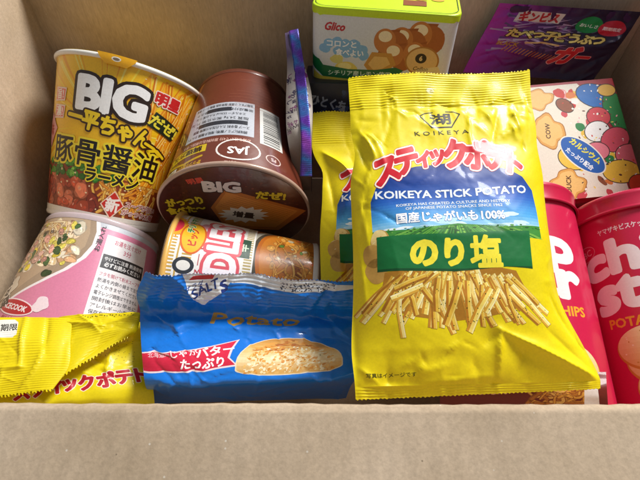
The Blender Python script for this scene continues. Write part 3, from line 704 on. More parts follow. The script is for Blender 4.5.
# ================================================================== CUPS
def cup(name, label, c0, c1, r0, r1, face, base, art, lid_col, lid_art=None, group='instant noodle cups', rimcol='f0ece2', tab=None, dent=None, foot='e9e4da'):
    c0 = np.array(c0); c1 = np.array(c1); H = np.linalg.norm(c1 - c0) * 1000; A = unit(c1 - c0)
    low = min(c0[2], c1[2]) - max(r0, r1); t = thing(name, label, 'noodle cup', (float(c0[0] + c1[0]) / 2, float(c0[1] + c1[1]) / 2, low), group); o = np.array(t.location)
    Wc = math.pi * (r0 + r1) * 1000
    sh, A, Fd, Rt = frustum_sheet(c0 + A * .004, A, face, r0, r1, H - 7, Wc, base, dent=dent)
    art(sh, Wc, H - 7); M = Mesh(); sh.into(M); M.build('paper_wall', M_cup, t, o)
    M = Mesh(); lathe(M, c0, A, Fd, [(r0 - .004, .003), (r0 - .0035, 0), (r0 - .0002, 0), (r0 + .0005, .0015), (r0 + .0002, .0042)], foot); lathe(M, c0, A, Fd, [(0, .003), (r0 - .004, .003)], foot); M.build('base_ring', M_plast, t, o)
    h = H * .001; q = .0019
    M = Mesh(); lathe(M, c0, A, Fd, [(r1 - .0004, h - .0035)] + [(r1 + .0005 + q * math.cos(a), h - .002 + q * math.sin(a)) for a in np.linspace(-1.4, 1.7, 10)] + [(r1 - .001, h - .0003)], rimcol); M.build('rim', M_plast, t, o)
    dr = unit(CR - A * np.dot(CR, A)); N = A
    ds = disc_sheet(c0 + A * (h + .0004), N, dr, r1 + .0005, lid_col, n=44)
    ds.z = 0; ds.ell(0, 0, r1 * 1000 + .6, r1 * 1000 + .6, lid_col, n=64)
    if lid_art: lid_art(ds, r1 * 1000)
    disc_clip(ds, r1 * 1000 + .8); M = Mesh(); ds.into(M, base=False); M.build('lid', M_lid, t, o)
    if tab:
        x, w = tab; us = np.linspace(-w, w, 9); ys = np.linspace(0, 7, 6); th0 = x / Wc * 2 * math.pi; G = np.zeros((6, 9, 3))
        for j, y in enumerate(ys):
            wy = 1 - .45 * (y / 7) ** 1.5; th = th0 + us * wy / Wc * 2 * math.pi
            rr = r1 + .0028 + .0004 * np.sin(y / 7 * 3) - y * .00013; G[j] = c0 + A * (h + .0004 - y * .001) + rr * (np.cos(th)[:, None] * Fd + np.sin(th)[:, None] * Rt)
        G = G[::-1]; s2 = Sheet(G, us, ys, base='e8a90e')
        s2.ell(0, 4, 3, 1.6, 'e9e4d6'); s2.ell(0, 4, 2.2, 1., '7a6a5a')
        M = Mesh(); s2.into(M); M.build('pull_tab', M_lid, t, o)
    return t

# --- orange cup with the BIG lettering
def big_art(s, Wc, H):
    s.gstep = 3
    # orange rays and strands
    for k in range(46):
        a = rad(R_(-30, 210)); x0, y0 = 2, 62; L = R_(50, 120); w = R_(.6, 2); dx, dy = math.cos(a), math.sin(a)
        s.conv([(x0 + dx * 18, y0 + dy * 18), (x0 + dx * L - dy * w, y0 + dy * L + dx * w), (x0 + dx * L + dy * w, y0 + dy * L - dx * w)], random.choice(['fbd420', 'fde046', 'f8b818', 'f0a414', 'fce66a']))
    for k in range(40):   # lifted noodles on the right
        x = R_(26, 78); pts = [(x + 10 * math.sin(i * .35 + k * .3) + (i - 5) * 1.2, 4 + i * 11.5 - (x - 26) * .25) for i in range(10)]
        s.line(pts, R_(1.6, 3), random.choice(['e88a14', 'f8a820', 'd8740e'])); s.line([(a + .5, b) for a, b in pts], R_(.5, 1.1), random.choice(['fdd04c', 'fee078', 'f8b838']))
    for k in range(60): s.ell(R_(18, 75), R_(40, 105), R_(.3, .8), R_(.3, .8), 'f9e9b0', n=6)
    # bowl picture
    s.poly([(-80, 0), (-80, 36), (-50, 34), (-30, 38), (0, 33), (30, 30), (60, 26), (90, 30), (90, 0)], '8e3c18')
    noodles(s, (2, 3, 50, 28), 60, ['b0600f', 'f0a434', 'f8c458', 'e8942a', 'fcd880'], w=(1, 2), ang=75)
    blobs(s, (-60, 5, 4, 27), 46, ['c8502e', 'b23c20', 'dc7450', 'a03a20', 'd4643e'], (3, 6.5), 'e89a80')
    blobs(s, (-52, 26, 18, 37), 70, ['3d8a24', '5fae34', '2c6a1a', '84c84a', '4a9a2c'], (1.5, 3.6))
    blobs(s, (-75, 8, -46, 30), 18, ['c0563a', 'a03c22', 'd8805c'], (3, 6))
    for k in range(24): s.ell(R_(-55, 45), R_(5, 32), R_(.5, 1.2), R_(.4, .8), 'f8dcae', n=6)
    s.rect(-90, 0, 90, 3.4, 'efe9dc')
    # lettering
    s.text('BIG', 4, 84.5, 31, 'ffffff', bump=True, bold=.055, out='2c1a10', ow=.07, width=43, res=3)
    s.text('一平ちゃん', 5, 65, 14, 'f6d21e', bump=True, rot=-6, bold=.05, out='3a1e08', ow=.09, width=58, res=2)
    s.line([(31, 60), (38, 58), (44, 54), (38, 51), (34, 55), (41, 57), (48, 53)], 4.6, '3a1e08'); s.line([(31, 60), (38, 58), (44, 54), (38, 51), (34, 55), (41, 57), (48, 53)], 2.0, 'f6d21e')
    s.poly([(29, 73), (33, 84), (56, 77), (51, 67)], '1c2a1c'); s.text('だぜ!', 42, 75.5, 9.5, 'f0e040', rot=-14, bold=.04, sk=.1, width=24)
    s.text('豚骨醤油', 4, 44, 20, '1c1410', bump=True, rot=-1, bold=.018, out='f6e030', ow=.075, width=82, res=2)
    s.text('ラーメン', 14, 29.5, 10.5, '1c1410', bold=.04, out='f6e030', ow=.08, width=38)
    s.text('明星', 40, 93, 9.5, 'd02828', rot=-3, bold=.05, out='fbe9dc', ow=.07, width=19)
    for y, w in ((82, '旨!'), (70, '濃!')):
        s.poly([(-42, y - 5), (-41, y + 5), (-28, y + 4), (-29, y - 5)], 'f4d8c8'); s.poly([(-41, y - 4), (-40, y + 4), (-29, y + 3), (-30, y - 4)], 'e86a5c'); s.text(w, -35, y, 7.5, 'fbf0e6', bold=.03)
    s.poly([(-56, 52), (-52, 62), (-46, 70), (-40, 62), (-36, 58), (-42, 50), (-46, 44)], 'e8a0a0'); s.text('味', -46, 57, 9, 'b02020', bold=.03)
    s.poly([(9, 11), (18, 22), (27, 12), (18, 1)], 'f6d8c0'); s.poly([(10, 11.3), (18, 20.8), (26, 12), (18, 2.4)], 'd2281c'); s.text('新', 18, 11.5, 10.5, 'fdf3ea', bold=.04)
    s.text('スープが旨い', 42, 13, 4.6, 'a83a2a', rot=-3, bold=.02, out='f8e4dc', ow=.09, width=29); s.text('がっつり太麺', 41, 7.4, 4.6, 'a83a2a', rot=-3, bold=.02, out='f8e4dc', ow=.09, width=30)
cup('noodle_cup', 'yellow and orange noodle cup with large white BIG lettering, upper left by the box wall', P(104, 222, .375), P(133, 79, .374), .0402, .053, -CF + .12 * CR, 'fbc61c', big_art, 'e9bf3a', None, tab=(4, 11))

# --- brown cup, upside down, lid toward the viewer
def brown_art(s, Wc, H):
    s.gstep = 3
    s.poly([(34, -1), (40, 30), (48, 60), (44, 90), (36, H + 1), (150, H + 1), (150, -1)], 'b0662a')
    noodles(s, (40, 2, 90, H - 4), 110, ['7a3c14', 'c88438', 'd89a50', 'b06c2c', 'e0b070'], w=(1, 2.4), ang=80)
    s.rect(-17, 38, 31, 74, 'b9bcc4')
    for k, w in enumerate(['油揚げめん 小麦粉 植物油脂 精製ラード 食塩', '栄養成分表示 1食121gあたり', 'エネルギー 553kcal たん白質 11.2g', '脂質 24.9g 炭水化物 71.2g', '食塩相当量 6.6g カルシウム 212mg', 'スープ 香辛料 たん白加水分解物 糖類', '調味料(アミノ酸等) 増粘多糖類 かんすい']):
        s.text(w, 7 + R_(-2, 2), 41 + k * 4.9, R_(2.9, 3.6), random.choice(['22242c', '3c3e48', '2c2c30']), bold=.02, width=R_(36, 45), res=1)
        if k in (1, 4): s.rect(R_(-14, 8), 38.8 + k * 4.9, R_(12, 29), 43.1 + k * 4.9, '2e3038')
    s.text('お湯を注いで4分 原材料名は側面に表示', 8, 78.5, 3.4, 'e6b8a8', bold=.01, width=46)
    s.rect(-38, 40, -21, 78, 'd8d6d0')
    y = 43
    while y < 76: w = R_(.4, 1.3); s.rect(-36, y, -23.5, y + w, '1c1a1a'); y += w + R_(.5, 1.2)
    s.ring(-8, 88, 13, 9.5, 1.1, 'f0e6e0'); s.text('JAS', -8, 88, 9, 'f4ece8', bold=.03)
    s.ring(-30, 90, 5, 4, .7, 'e0c8c0'); s.text('PS', -30, 90, 4, 'e0c8c0', bold=.02)
    s.text('認定', -4, 101, 3.5, 'e0c0b4', bold=.01)
    s.poly([(12, 81), (12, 88), (42, 89), (42, 81)], 'd8b81e'); s.text('調理方法', 27, 84.6, 5.6, '2c1608', bold=.04, width=24)
    s.line([(14, 92), (26, 95), (42, 91)], 2, 'c8a01c')
    s.rect(32, 95, 42, 104, 'e6e2da'); s.text('麺', 37, 99.5, 7, '2a2020', bold=.03)
    s.text('がっつり旨い', 21, 98, 4.5, 'd8a820', bold=.03, width=15)
    for k in range(10): s.line([(-60, 10 + k * 3.6), (-14 + R_(-6, 20), 10 + k * 3.6)], .25, '9a5a44')
def brown_lid(s, r):
    s.hold()
    for k in range(300):
        a = R_(0, 6.28); q = r * math.sqrt(random.random()) * .97; s.ell(q * math.cos(a), q * math.sin(a), R_(.3, 1.1), R_(.3, .8), random.choice(['5a2a1c', '7a4030', '3a1610', '6a3020']), n=6)
    s.free()
    s.poly([(-16, 8), (-2, 30), (52, 2), (30, -24), (-10, -20)], 'b8702c'); s.poly([(-13, 8), (-2, 26), (46, 2), (28, -20), (-8, -16)], 'cf8a3c')
    for k in range(9): s.line([(-10 + k * 2, 10 + k * 1.5), (30 + k * 1.6, -12 + k * 1.6)], .5, 'a8641f')
    pts = []
    for k in range(28):
        a = 2 * math.pi * k / 28; q = 1 if k % 2 else .72; pts.append((6 + 19 * q * math.cos(a), -2 + 11 * q * math.sin(a)))
    s.poly(pts, 'e8e2d6'); s.text('増量', 6, -2, 8, '3a2a20', bold=.04, rot=-14)
    s.text('がっつり', -33, 16, 9.5, 'd8c22c', rot=8, bold=.05, out='3a2a0c', ow=.06, width=26); s.text('食べた～', -34, 6, 9, 'd8c22c', rot=8, bold=.05, out='3a2a0c', ow=.06, width=28)
    s.text('だぜ!', 28, 21, 9.5, 'd8c22c', rot=-8, bold=.05, out='3a2a0c', ow=.06, width=20)
    s.text('BIG', -4, 32, 15, 'd8d4cc', rot=-4, bold=.06, out='2a1a14', ow=.05, width=24); s.text('明星', -20, 39, 6, 'c84838', bold=.04, rot=12)
cup('noodle_cup', 'brown noodle cup turned upside down with its dark lid facing the viewer', P(244, 106, .398), P(235, 213, .343), .039, .0525, CU * .7 - CF, '6e3322', brown_art, '4c2318', brown_lid, rimcol='b89a88', foot='6e3a2a')

# --- pink cup, upside down
def pink_art(s, Wc, H):
    s.gstep = 3; W = 'efe9ea'
    s.rect(-80, -1, 150, 4, 'c4c8d0')
    curve = [(-12, -1), (-15, 8), (-15, 18), (-11, 28), (-3, 38), (9, 48), (23, 58), (36, 68), (50, 80)]
    s.poly([(x - 3, y) for x, y in curve] + [(150, 92), (150, -1)], 'f1eaec'); s.poly(curve + [(150, 92), (150, -1)], 'a58f78')
    # dish
    s.poly([(-8, 0), (-11, 10), (-11, 20), (-5, 30), (8, 39), (24, 54), (40, 66), (60, 70), (60, -1)], 'b9a084')
    blobs(s, (-6, 2, 46, 38), 60, ['e0c49c', 'eedab8', 'd4a67c', 'ead0ae', 'f4e6cc'], (3, 6))
    noodles(s, (2, 4, 46, 42), 34, ['a8764a', 'e8cf9a', 'f2e2b8', 'd8b47c'], w=(.8, 1.6), ang=-50)
    blobs(s, (-5, 4, 44, 40), 14, ['e4cc3c', 'eedc64'], (2, 4)); blobs(s, (-7, 6, 46, 44), 16, ['4a6438', '364c2a', '5c7844'], (1.6, 3.6)); blobs(s, (6, 6, 40, 34), 12, ['dca08c', 'e8b8a4'], (2, 4))
    s.ell(34, 54, 10, 6, 'd8ccb8', 30, jit=.3); s.text('担々麺', 34, 56, 8, '241c18', bold=.06, out='efe6da', ow=.07, rot=-60, res=1)
    s.text('一', 41, 42, 8, '2c241e', bold=.03, rot=-60)
    s.text('調理例 写真はイメージです', 14, 12, 3, '5a4a40', bold=.01, rot=180, width=28)
    # information panel
    s.rect(-58, 8, -23, 70, 'f0ecee'); s.rect(-57, 22, -24, 32, '26262c')
    s.text('必ずお読みください', -40.5, 29, 3.6, 'f4f4f4', rot=180, bold=.02, width=28); s.text('やけどに注意 熱湯使用', -40.5, 25, 3.2, 'f4f4f4', rot=180, bold=.01, width=30)
    s.text('お湯を注ぐだけ', -40.5, 12, 4, 'c86a80', rot=180, bold=.02, width=22); s.text('3分', -40.5, 17.5, 4.4, 'c86a80', rot=180, bold=.02)
    tx = ['フタを開けて粉末スープを', '熱湯を内側の線まで注ぎ', 'よくかきまぜてください', '電子レンジ調理はできません', '開封後はお早めに', 'アレルギー小麦卵乳', '保存方法直射日光を避け', '高温多湿におかない']
    for k, w in enumerate(tx): s.text(w, -40.5, 36 + k * 4.3, 3.1, random.choice(['3a3a44', 'b85a70', '4a4a54']), rot=180, bold=.015, width=31, res=1)
    s.rect(-65, 30, -58.6, 37, '2c4a3c')
    s.text('お湯入れ', -19, 12, 4.2, '4a4048', rot=-90, bold=.02, width=19)
    # maker's oval
    s.ell(18, 66, 14.5, 5.4, 'f4dce2', -8); s.ell(18, 66, 13.5, 4.6, 'b8222e', -8); s.text('ACECOOK', 18, 66, 5, 'f6eef0', rot=172, bold=.03, width=20)
    s.ell(1, 63, 4.5, 5, 'f0dce2', jit=.2); s.text('おいしさ', 17, 73.5, 3, 'a83848', rot=172, bold=.02, width=15)
cup('noodle_cup', 'pink noodle cup turned upside down below the yellow cup, with a white instruction panel', P(105, 235, .36), P(66, 356, .326), .0402, .0515, -CF + .1 * CU, 'd983a2', pink_art, 'e8e2dc', None, foot='c4b4b8')

# --- white cup lying on its side
def white_art(s, Wc, H):
    s.gstep = 2
    s.rect(-160, -1, 160, 42, '7c3410')
    s.ell(14, 12, 46, 33, 'b8b4a4'); s.ell(14, 11, 43, 30.5, '4a4438'); s.ell(14, 10, 41, 29, 'b8641c'); s.ell(14, 10, 38, 26.5, 'c87a26')
    blobs(s, (-20, -4, 46, 32), 60, ['cf8530', 'e0a04a', 'b86a1e', 'dc9438', 'a85a18'], (2, 5)); noodles(s, (-16, 0, 42, 26), 26, ['a85e1c', 'e8b458', 'd89838'], w=(.8, 1.4), ang=20)
    blobs(s, (-16, 0, 42, 28), 10, ['d8c8a0', 'e86a30', '5a7a2a'], (1.2, 2.6))
    s.rect(-150, 40, 150, 100, 'efece6')
    for k in range(-60, 60):   # gold comb borders
        x = k * 2.1; s.rect(x, 41, x + 1.1, 46, 'b8a468')
        s.rect(x, 78, x + 1.1, 84, 'c8a24c'); s.rect(x, 88.5, x + 1.1, 99, 'c8a24c')
    s.rect(-150, 86, 150, 87, 'c8a24c'); s.rect(-150, 100, 150, 108, 'e9a020')
    # red outlined lettering reading up the cup
    s.text('NOODLES', -6, 60, 27, 'f6eef0', bold=.035, out='dc5a66', ow=.075, width=92, res=3)
    s.text('カップヌードル', -4, 73.5, 4, 'b8404c', bold=.02, width=60)
    s.ell(32, 73, 3, 5, 'dd9aa0', 20, jit=.2); s.ell(20, 75, 3, 3, 'dd9aa0', jit=.2)
    s.rect(10, 42.5, 26, 52, '2c4c3a'); s.text('辛', 18, 47, 7, 'cfe0c8', bold=.03)
    # sun badge and yellow oval
    for k in range(20): a = k * .314; s.conv([(28 + 12 * math.cos(a), 93 + 10 * math.sin(a)), (28 + 5 * math.cos(a + .35), 93 + 5 * math.sin(a + .35)), (28 + 5 * math.cos(a - .35), 93 + 5 * math.sin(a - .35))], 'ee8a1c')
    s.ell(28, 93, 9.5, 8, 'f0a428'); s.ell(28, 93, 7, 5.8, 'd8344a'); s.text('NISSIN', 28, 93, 3.8, 'fae8dc', bold=.03, width=11)
    s.ell(20, 79.5, 13, 8.2, 'd8641c'); s.ell(20, 79.5, 11.8, 7, 'f2b622'); s.text('ビッグ', 20, 79.5, 6, 'c83a20', bold=.04, width=14)
    s.text('チリトマト', 33, 82, 5, '3f8a3a', bold=.06, out='f0f0d0', ow=.05, rot=0, width=20)
    s.ell(0, 82, 5, 6.5, '30343c'); s.ell(0, 82, 3, 4.2, 'e8e4dc')
cup('noodle_cup', 'white and red noodle cup lying on its side behind the blue bag', P(313, 294, .342), P(174, 281, .333), .0365, .0475, -CF + CU * .35, 'efece6', white_art, 'e8dcc8', None, rimcol='e6b45c')

# ================================================================== CRISP CANS
def can(label, c, A, face, L, r, text_x):
    A = unit(A); c = np.array(c); top = c; bot = c - A * L
    t = thing('crisp_can', label, 'crisp can', (float((top[0] + bot[0]) / 2), float((top[1] + bot[1]) / 2), float(bot[2] - r)), 'red crisp cans'); o = np.array(t.location)
    Wc = 2 * math.pi * r * 1000; Hm = L * 1000 - 8
    s, A, Fd, Rt = frustum_sheet(bot + A * .004, A, face, r, r, Hm, Wc, 'cc1b4a', nu=160, nv=16)
    s.gstep = 3; x0 = text_x; k = 1.13
    top_ = Hm
    s.text('ヤマザキビスケット', x0, top_ - 20, 4.4, 'f4e4e8', bold=.02, width=30)
    s.ring(x0 - 29, top_ - 31, 9, 5.2, .55, 'e08a9a', rot=8); s.text('YBC', x0 - 29, top_ - 31, 6.4, 'e8a0ac', rot=8, bold=.015, width=12)
    s.text('chip', x0 + 3, top_ - 41, 30, 'f6ecee', bold=.066, width=66, res=4, warp=lambda x, y: (x, y + .0035 * x * x * -1))
    s.text('star', x0 + 6, top_ - 62, 30, 'f6ecee', bold=.066, width=62, res=4, warp=lambda x, y: (x, y * 1.1 + .0035 * x * x * -1))
    s.text('POTATO CHIPS', x0 + 8, top_ - 81, 8, 'ecaa2e', bold=.03, width=58, sx=.8)
    # stacked crisps
    for (dx, dy, rx, ry) in ((14, -128, 25, 17), (12, -122, 25, 17), (15, -115, 25, 17), (8, -106, 24, 15), (4, -98, 24, 14)):
        s.ell(x0 + dx, top_ + dy, rx, ry, 'c88a2c'); s.ell(x0 + dx, top_ + dy + 1, rx * .97, ry * .95, grad([(top_ + dy - ry, 'd8a450'), (top_ + dy + ry, 'f6e2ae')]))
        for q in range(30): a = R_(0, 6.3); w = R_(0, .9); s.ell(x0 + dx + rx * w * math.cos(a), top_ + dy + ry * w * math.sin(a), R_(.3, .9), R_(.3, .6), random.choice(['d8a850', 'f8ecc8', 'c89440']), n=6)
    s.poly([(x0 + 9, top_ - 118), (x0 + 12, top_ - 108), (x0 + 22, top_ - 107), (x0 + 32, top_ - 110), (x0 + 34, top_ - 122), (x0 + 20, top_ - 126)], '8c1a20'); s.text('うすしお', x0 + 21, top_ - 116, 7, 'f6ece0', bold=.03, rot=12, width=20)
    M = Mesh(); s.into(M); M.build('can_wall', M_can, t, o)
    M = Mesh(); lathe(M, bot, A, Fd, [(0, .002), (r - .003, .002), (r - .002, 0), (r + .0004, 0), (r + .0008, .002), (r + .0002, .0045)], 'c9c4c0'); M.build('base_ring', M_plast, t, o)
    q = r + .0012
    M = Mesh(); lathe(M, top, A, Fd, [(q - .0006, -.0125), (q + .0006, -.0135), (q + .0011, -.0125), (q + .0008, -.0115), (q, -.0105), (q, -.0045), (q + .0006, -.003), (q + .0006, -.0012), (q - .0004, .0002), (q - .003, .0006), (q - .005, -.001), (q - .008, -.0025), (0, -.003)], 'c01642', n=128); M.build('plastic_lid', M_plast, t, o)
CA = (.012, .966, .259); cface = -CF + .0 * CR
cl = P(515, 240, .331) + unit(CA) * .024; cr_ = P(635.5, 240, .334) + unit(CA) * .021
can('crimson crisp can half hidden behind the largest yellow bag, only p and r showing', cl, CA, cface, .17, .0398, -19)
can('crimson crisp can at the right edge with chip star lettering in full view', cr_, CA, cface, .17, .0398, -31)

# ================================================================== FLAT CARTONS AND SMALL PACKETS
def face_sheet(o, right, up, W, H, base, n=8):
    us = np.linspace(0, W, n + 1); vs = np.linspace(0, H, n + 1); X, Y = np.meshgrid(us, vs)
    return Sheet(np.array(o) + X[..., None] * .001 * np.array(right) + Y[..., None] * .001 * np.array(up), us, vs, base=base)
def rbox(M, o, R, U, W, H, D, cols, rr=2, front=None):
    """rounded-corner carton: o = front lower left corner; R, U, N=R x U; prints: front sheet art"""
    R = unit(R); U = unit(U - R * np.dot(U, R)); N = np.cross(R, U); o = np.array(o)
    # perimeter strip round the vertical axis (R,N) with rounded corners, swept along U
    pts = []
    for (cx, cy, a0) in ((W - rr, -rr, 90), (rr, -rr, 180), (rr, -D + rr, 180), (W - rr, -D + rr, 270)): pass
    loop = []
    def arc(cx, cy, a, b):
        for k in range(7):
            t = rad(a + (b - a) * k / 6); loop.append((cx + rr * math.cos(t), cy + rr * math.sin(t)))
    arc(rr, -rr, 180, 90); arc(W - rr, -rr, 90, 0); arc(W - rr, -D + rr, 0, -90); arc(rr, -D + rr, -90, -180); loop.append(loop[0])
    L = [0]
    for k in range(1, len(loop)): L.append(L[-1] + max(1e-6, math.dist(loop[k], loop[k - 1])))
    vs = np.linspace(0, H, 5); G = np.zeros((5, len(loop), 3))
    for j, y in enumerate(vs):
        for i, (a, b) in enumerate(loop): G[j, i] = o + R * a * .001 + N * b * .001 + U * y * .001
    us = np.array(L) - (L[6] - rr)     # so that x = 0 is the front left corner
    return Sheet(G, us, vs, base=cols), loop, R, U, N

# glico style carton: lime lid + printed face
def colon_box():
    W, H, D, rr = 101, 62, 46, 9
    upv = unit(np.array([.10, .10, 1])); o = P(311, 91, .364)
    Rr = unit(P(466, 24, .328) - P(322, 14, .337)); sh, loop, R, U, N = rbox(None, o, Rr, upv, W, H, D, 'd4dadf', rr)
    t = thing('biscuit_carton', 'white biscuit carton with a lime green top, standing at the back behind the largest bag', 'biscuit carton', o - np.array(CF) * 0 + R * .05 - N * .02); b = np.array(t.location)
    s = sh; s.gstep = 2
    s.poly([(0, -1), (0, 17), (14, 13), (40, 14), (101, 18), (101, -1)], 'd8c84c')
    s.text('Glico', 17, 50, 7.5, 'b8202c', bold=.04, sk=.3, width=14)
    for (x, y) in ((13, 38), (19, 39.5), (25, 38), (31, 38.5), (37, 35), (20, 33), (26, 32), (32, 32.5), (38, 31), (10, 34.5)): s.ell(x, y, 4, 3.6, '7fb4dc', jit=.1)
    s.text('コロンと', 22, 38.3, 5.2, 'f4f8fb', bold=.03, width=21); s.text('食べよい', 28, 32.3, 5.2, 'f4f8fb', bold=.03, width=20)
    s.ell(26, 21, 8, 4.6, 'e4d060', jit=.08); s.ell(19, 27, 5, 3.2, 'd8d070', jit=.1); s.ell(25, 22, 5, 2.6, 'f0e490')
    # rolled biscuits
    for (x, y, r, L, a) in ((84, 48, 9, 22, 160), (72, 44, 9, 22, 165), (60, 43, 8.5, 20, 165), (66, 34, 8.5, 18, 170), (80, 36, 8.5, 16, 170)):
        c, q = math.cos(rad(a)), math.sin(rad(a)); s.conv([(x - q * r, y + c * r), (x + q * r, y - c * r), (x + c * L * .5 + q * r, y + q * L * .5 - c * r - 4), (x + c * L * .5 - q * r, y + q * L * .5 + c * r - 4)], '9a5424')
        s.ell(x, y - 3, r, r * 1.1, 'a8602c'); s.ell(x + c * L * .4, y + q * L * .3 - 2, r * .9, r, 'c07a3c'); s.ell(x + c * L * .4, y + q * L * .3 + 1, r * .55, r * .45, 'efe2bc')
    s.poly([(39, 24), (44, 34), (58, 34), (62, 26), (54, 19), (44, 18)], 'c8923e'); s.poly([(42, 25), (46, 31), (55, 31), (58, 26), (52, 22), (46, 21)], 'e4bc6c')
    s.ell(80, 30, 12, 10.5, 'b07a38'); s.ell(80, 30, 10.8, 9.4, 'ddb878'); s.ell(79, 32, 4, 3.6, '2c241c'); s.text('6', 79, 32, 4.6, 'e4c890', bold=.05); s.text('Collon', 80, 24.5, 4, '4a341c', bold=.02, sk=.3)
    s.poly([(70, 14), (78, 24), (92, 27), (96, 20), (86, 12)], 'e2cf9c')
    s.poly([(x, y + 7) for x, y in [(-3, 13), (-3, 21), (6, 19), (9, 15), (28, 13), (48, 14), (62, 17), (68, 15), (62, 9), (40, 5), (12, 6), (6, 9)]], '0e6a3c')
    s.text('シチリア産レモン使用', 36, 17.2, 4.3, 'd8ecd8', rot=2, bold=.02, width=46)
    M = Mesh(); s.into(M)
    # bottom
    M.build('carton_wall', M_cart, t, b)
    # lime top, wraps 5 mm down the sides
    M = Mesh(); lo = np.array(loop); lip = []
    cx, cy = W / 2, -D / 2
    prof = [(-4.6, .5), (-.8, .6), (.2, .1), (.6, -.8)]
    G = np.zeros((len(prof) + 1, len(loop), 3))
    wav = .8 * np.sin(np.arange(len(loop)) * 2.1) + .5 * np.sin(np.arange(len(loop)) * 3.3)
    for j, (h, e) in enumerate(prof):
        for i, (a, c) in enumerate(loop):
            d = np.array([a - cx, c - cy]); dn = d / np.linalg.norm(d); q = np.array([a, c]) + dn * e
            G[j, i] = o + R * q[0] * .001 + N * q[1] * .001 + U * (H + h + (wav[i] * .5 if j == 0 else 0)) * .001
    G[-1] = o + R * cx * .001 + N * cy * .001 + U * (H + .8) * .001
    Sheet(G, np.arange(len(loop)), np.arange(len(prof) + 1), base='c0de16').into(M)
    ts = face_sheet(o + U * (H + 1.0) * .001 - N * D * .001, R, N, W, D, 'c0de16'); ts.z = 2e-5
    ts.line([(a, c + D) for a, c in [(cx + (a - cx) * .965, cy + (c - cy) * .93) for a, c in loop]], .5, '2c3410')
    for (x, y) in ((70, 13), (80, 15), (90, 12), (74, 20), (86, 20)): ts.ell(x, y, 4.6, 3.2, 'd0a83c'); ts.ell(x, y + .6, 3.6, 2.2, 'e8d088')
    ts.ell(30, 12, 5, 2.4, 'a4c818', jit=.3); ts.ell(52, 14, 6, 2.6, 'a8cc18', jit=.3); ts.rect(62, 24, 78, 34, '8a4a24')
    ts.into(M, base=False); M.build('lime_top', M_cart, t, b)
colon_box()

def navy_carton():   # dark carton under the lime one
    W, H, D = 112, 40, 40; o = P(305, 133, .373); Rr = unit([1, -.04, 0]); sh, loop, R, U, N = rbox(None, o, Rr, np.array([0.02, .25, 1]), W, H, D, '101c34', 2)
    t = thing('biscuit_carton', 'dark navy carton wedged beneath the white and lime carton', 'biscuit carton', o + R * .05 - N * .02); b = np.array(t.location); s = sh
    for k in range(14): s.ell(R_(4, 60), R_(6, 34), R_(1.5, 4), R_(1, 3), random.choice(['2c4470', '6a7c98', '1a2c54', '8a9ab0']), R_(0, 90), n=10, jit=.3)
    s.text('ひとくち', 18, 25, 9, '8fa0b8', rot=-12, bold=.04, width=26); s.text('クッキー', 22, 14, 7, '7088a8', rot=-10, bold=.03, width=24)
    M = Mesh(); s.into(M); M.build('carton_wall', M_cart, t, b)
    M = Mesh(); G = np.zeros((2, len(loop), 3))
    for i, (a, c) in enumerate(loop): G[0, i] = o + R * a * .001 + N * c * .001 + U * H * .001
    G[1] = o + R * W / 2 * .001 - N * D / 2 * .001 + U * H * .001; Sheet(G, np.arange(len(loop)), [0, 1], base='101c34').into(M); M.build('carton_top', M_cart, t, b)
navy_carton()

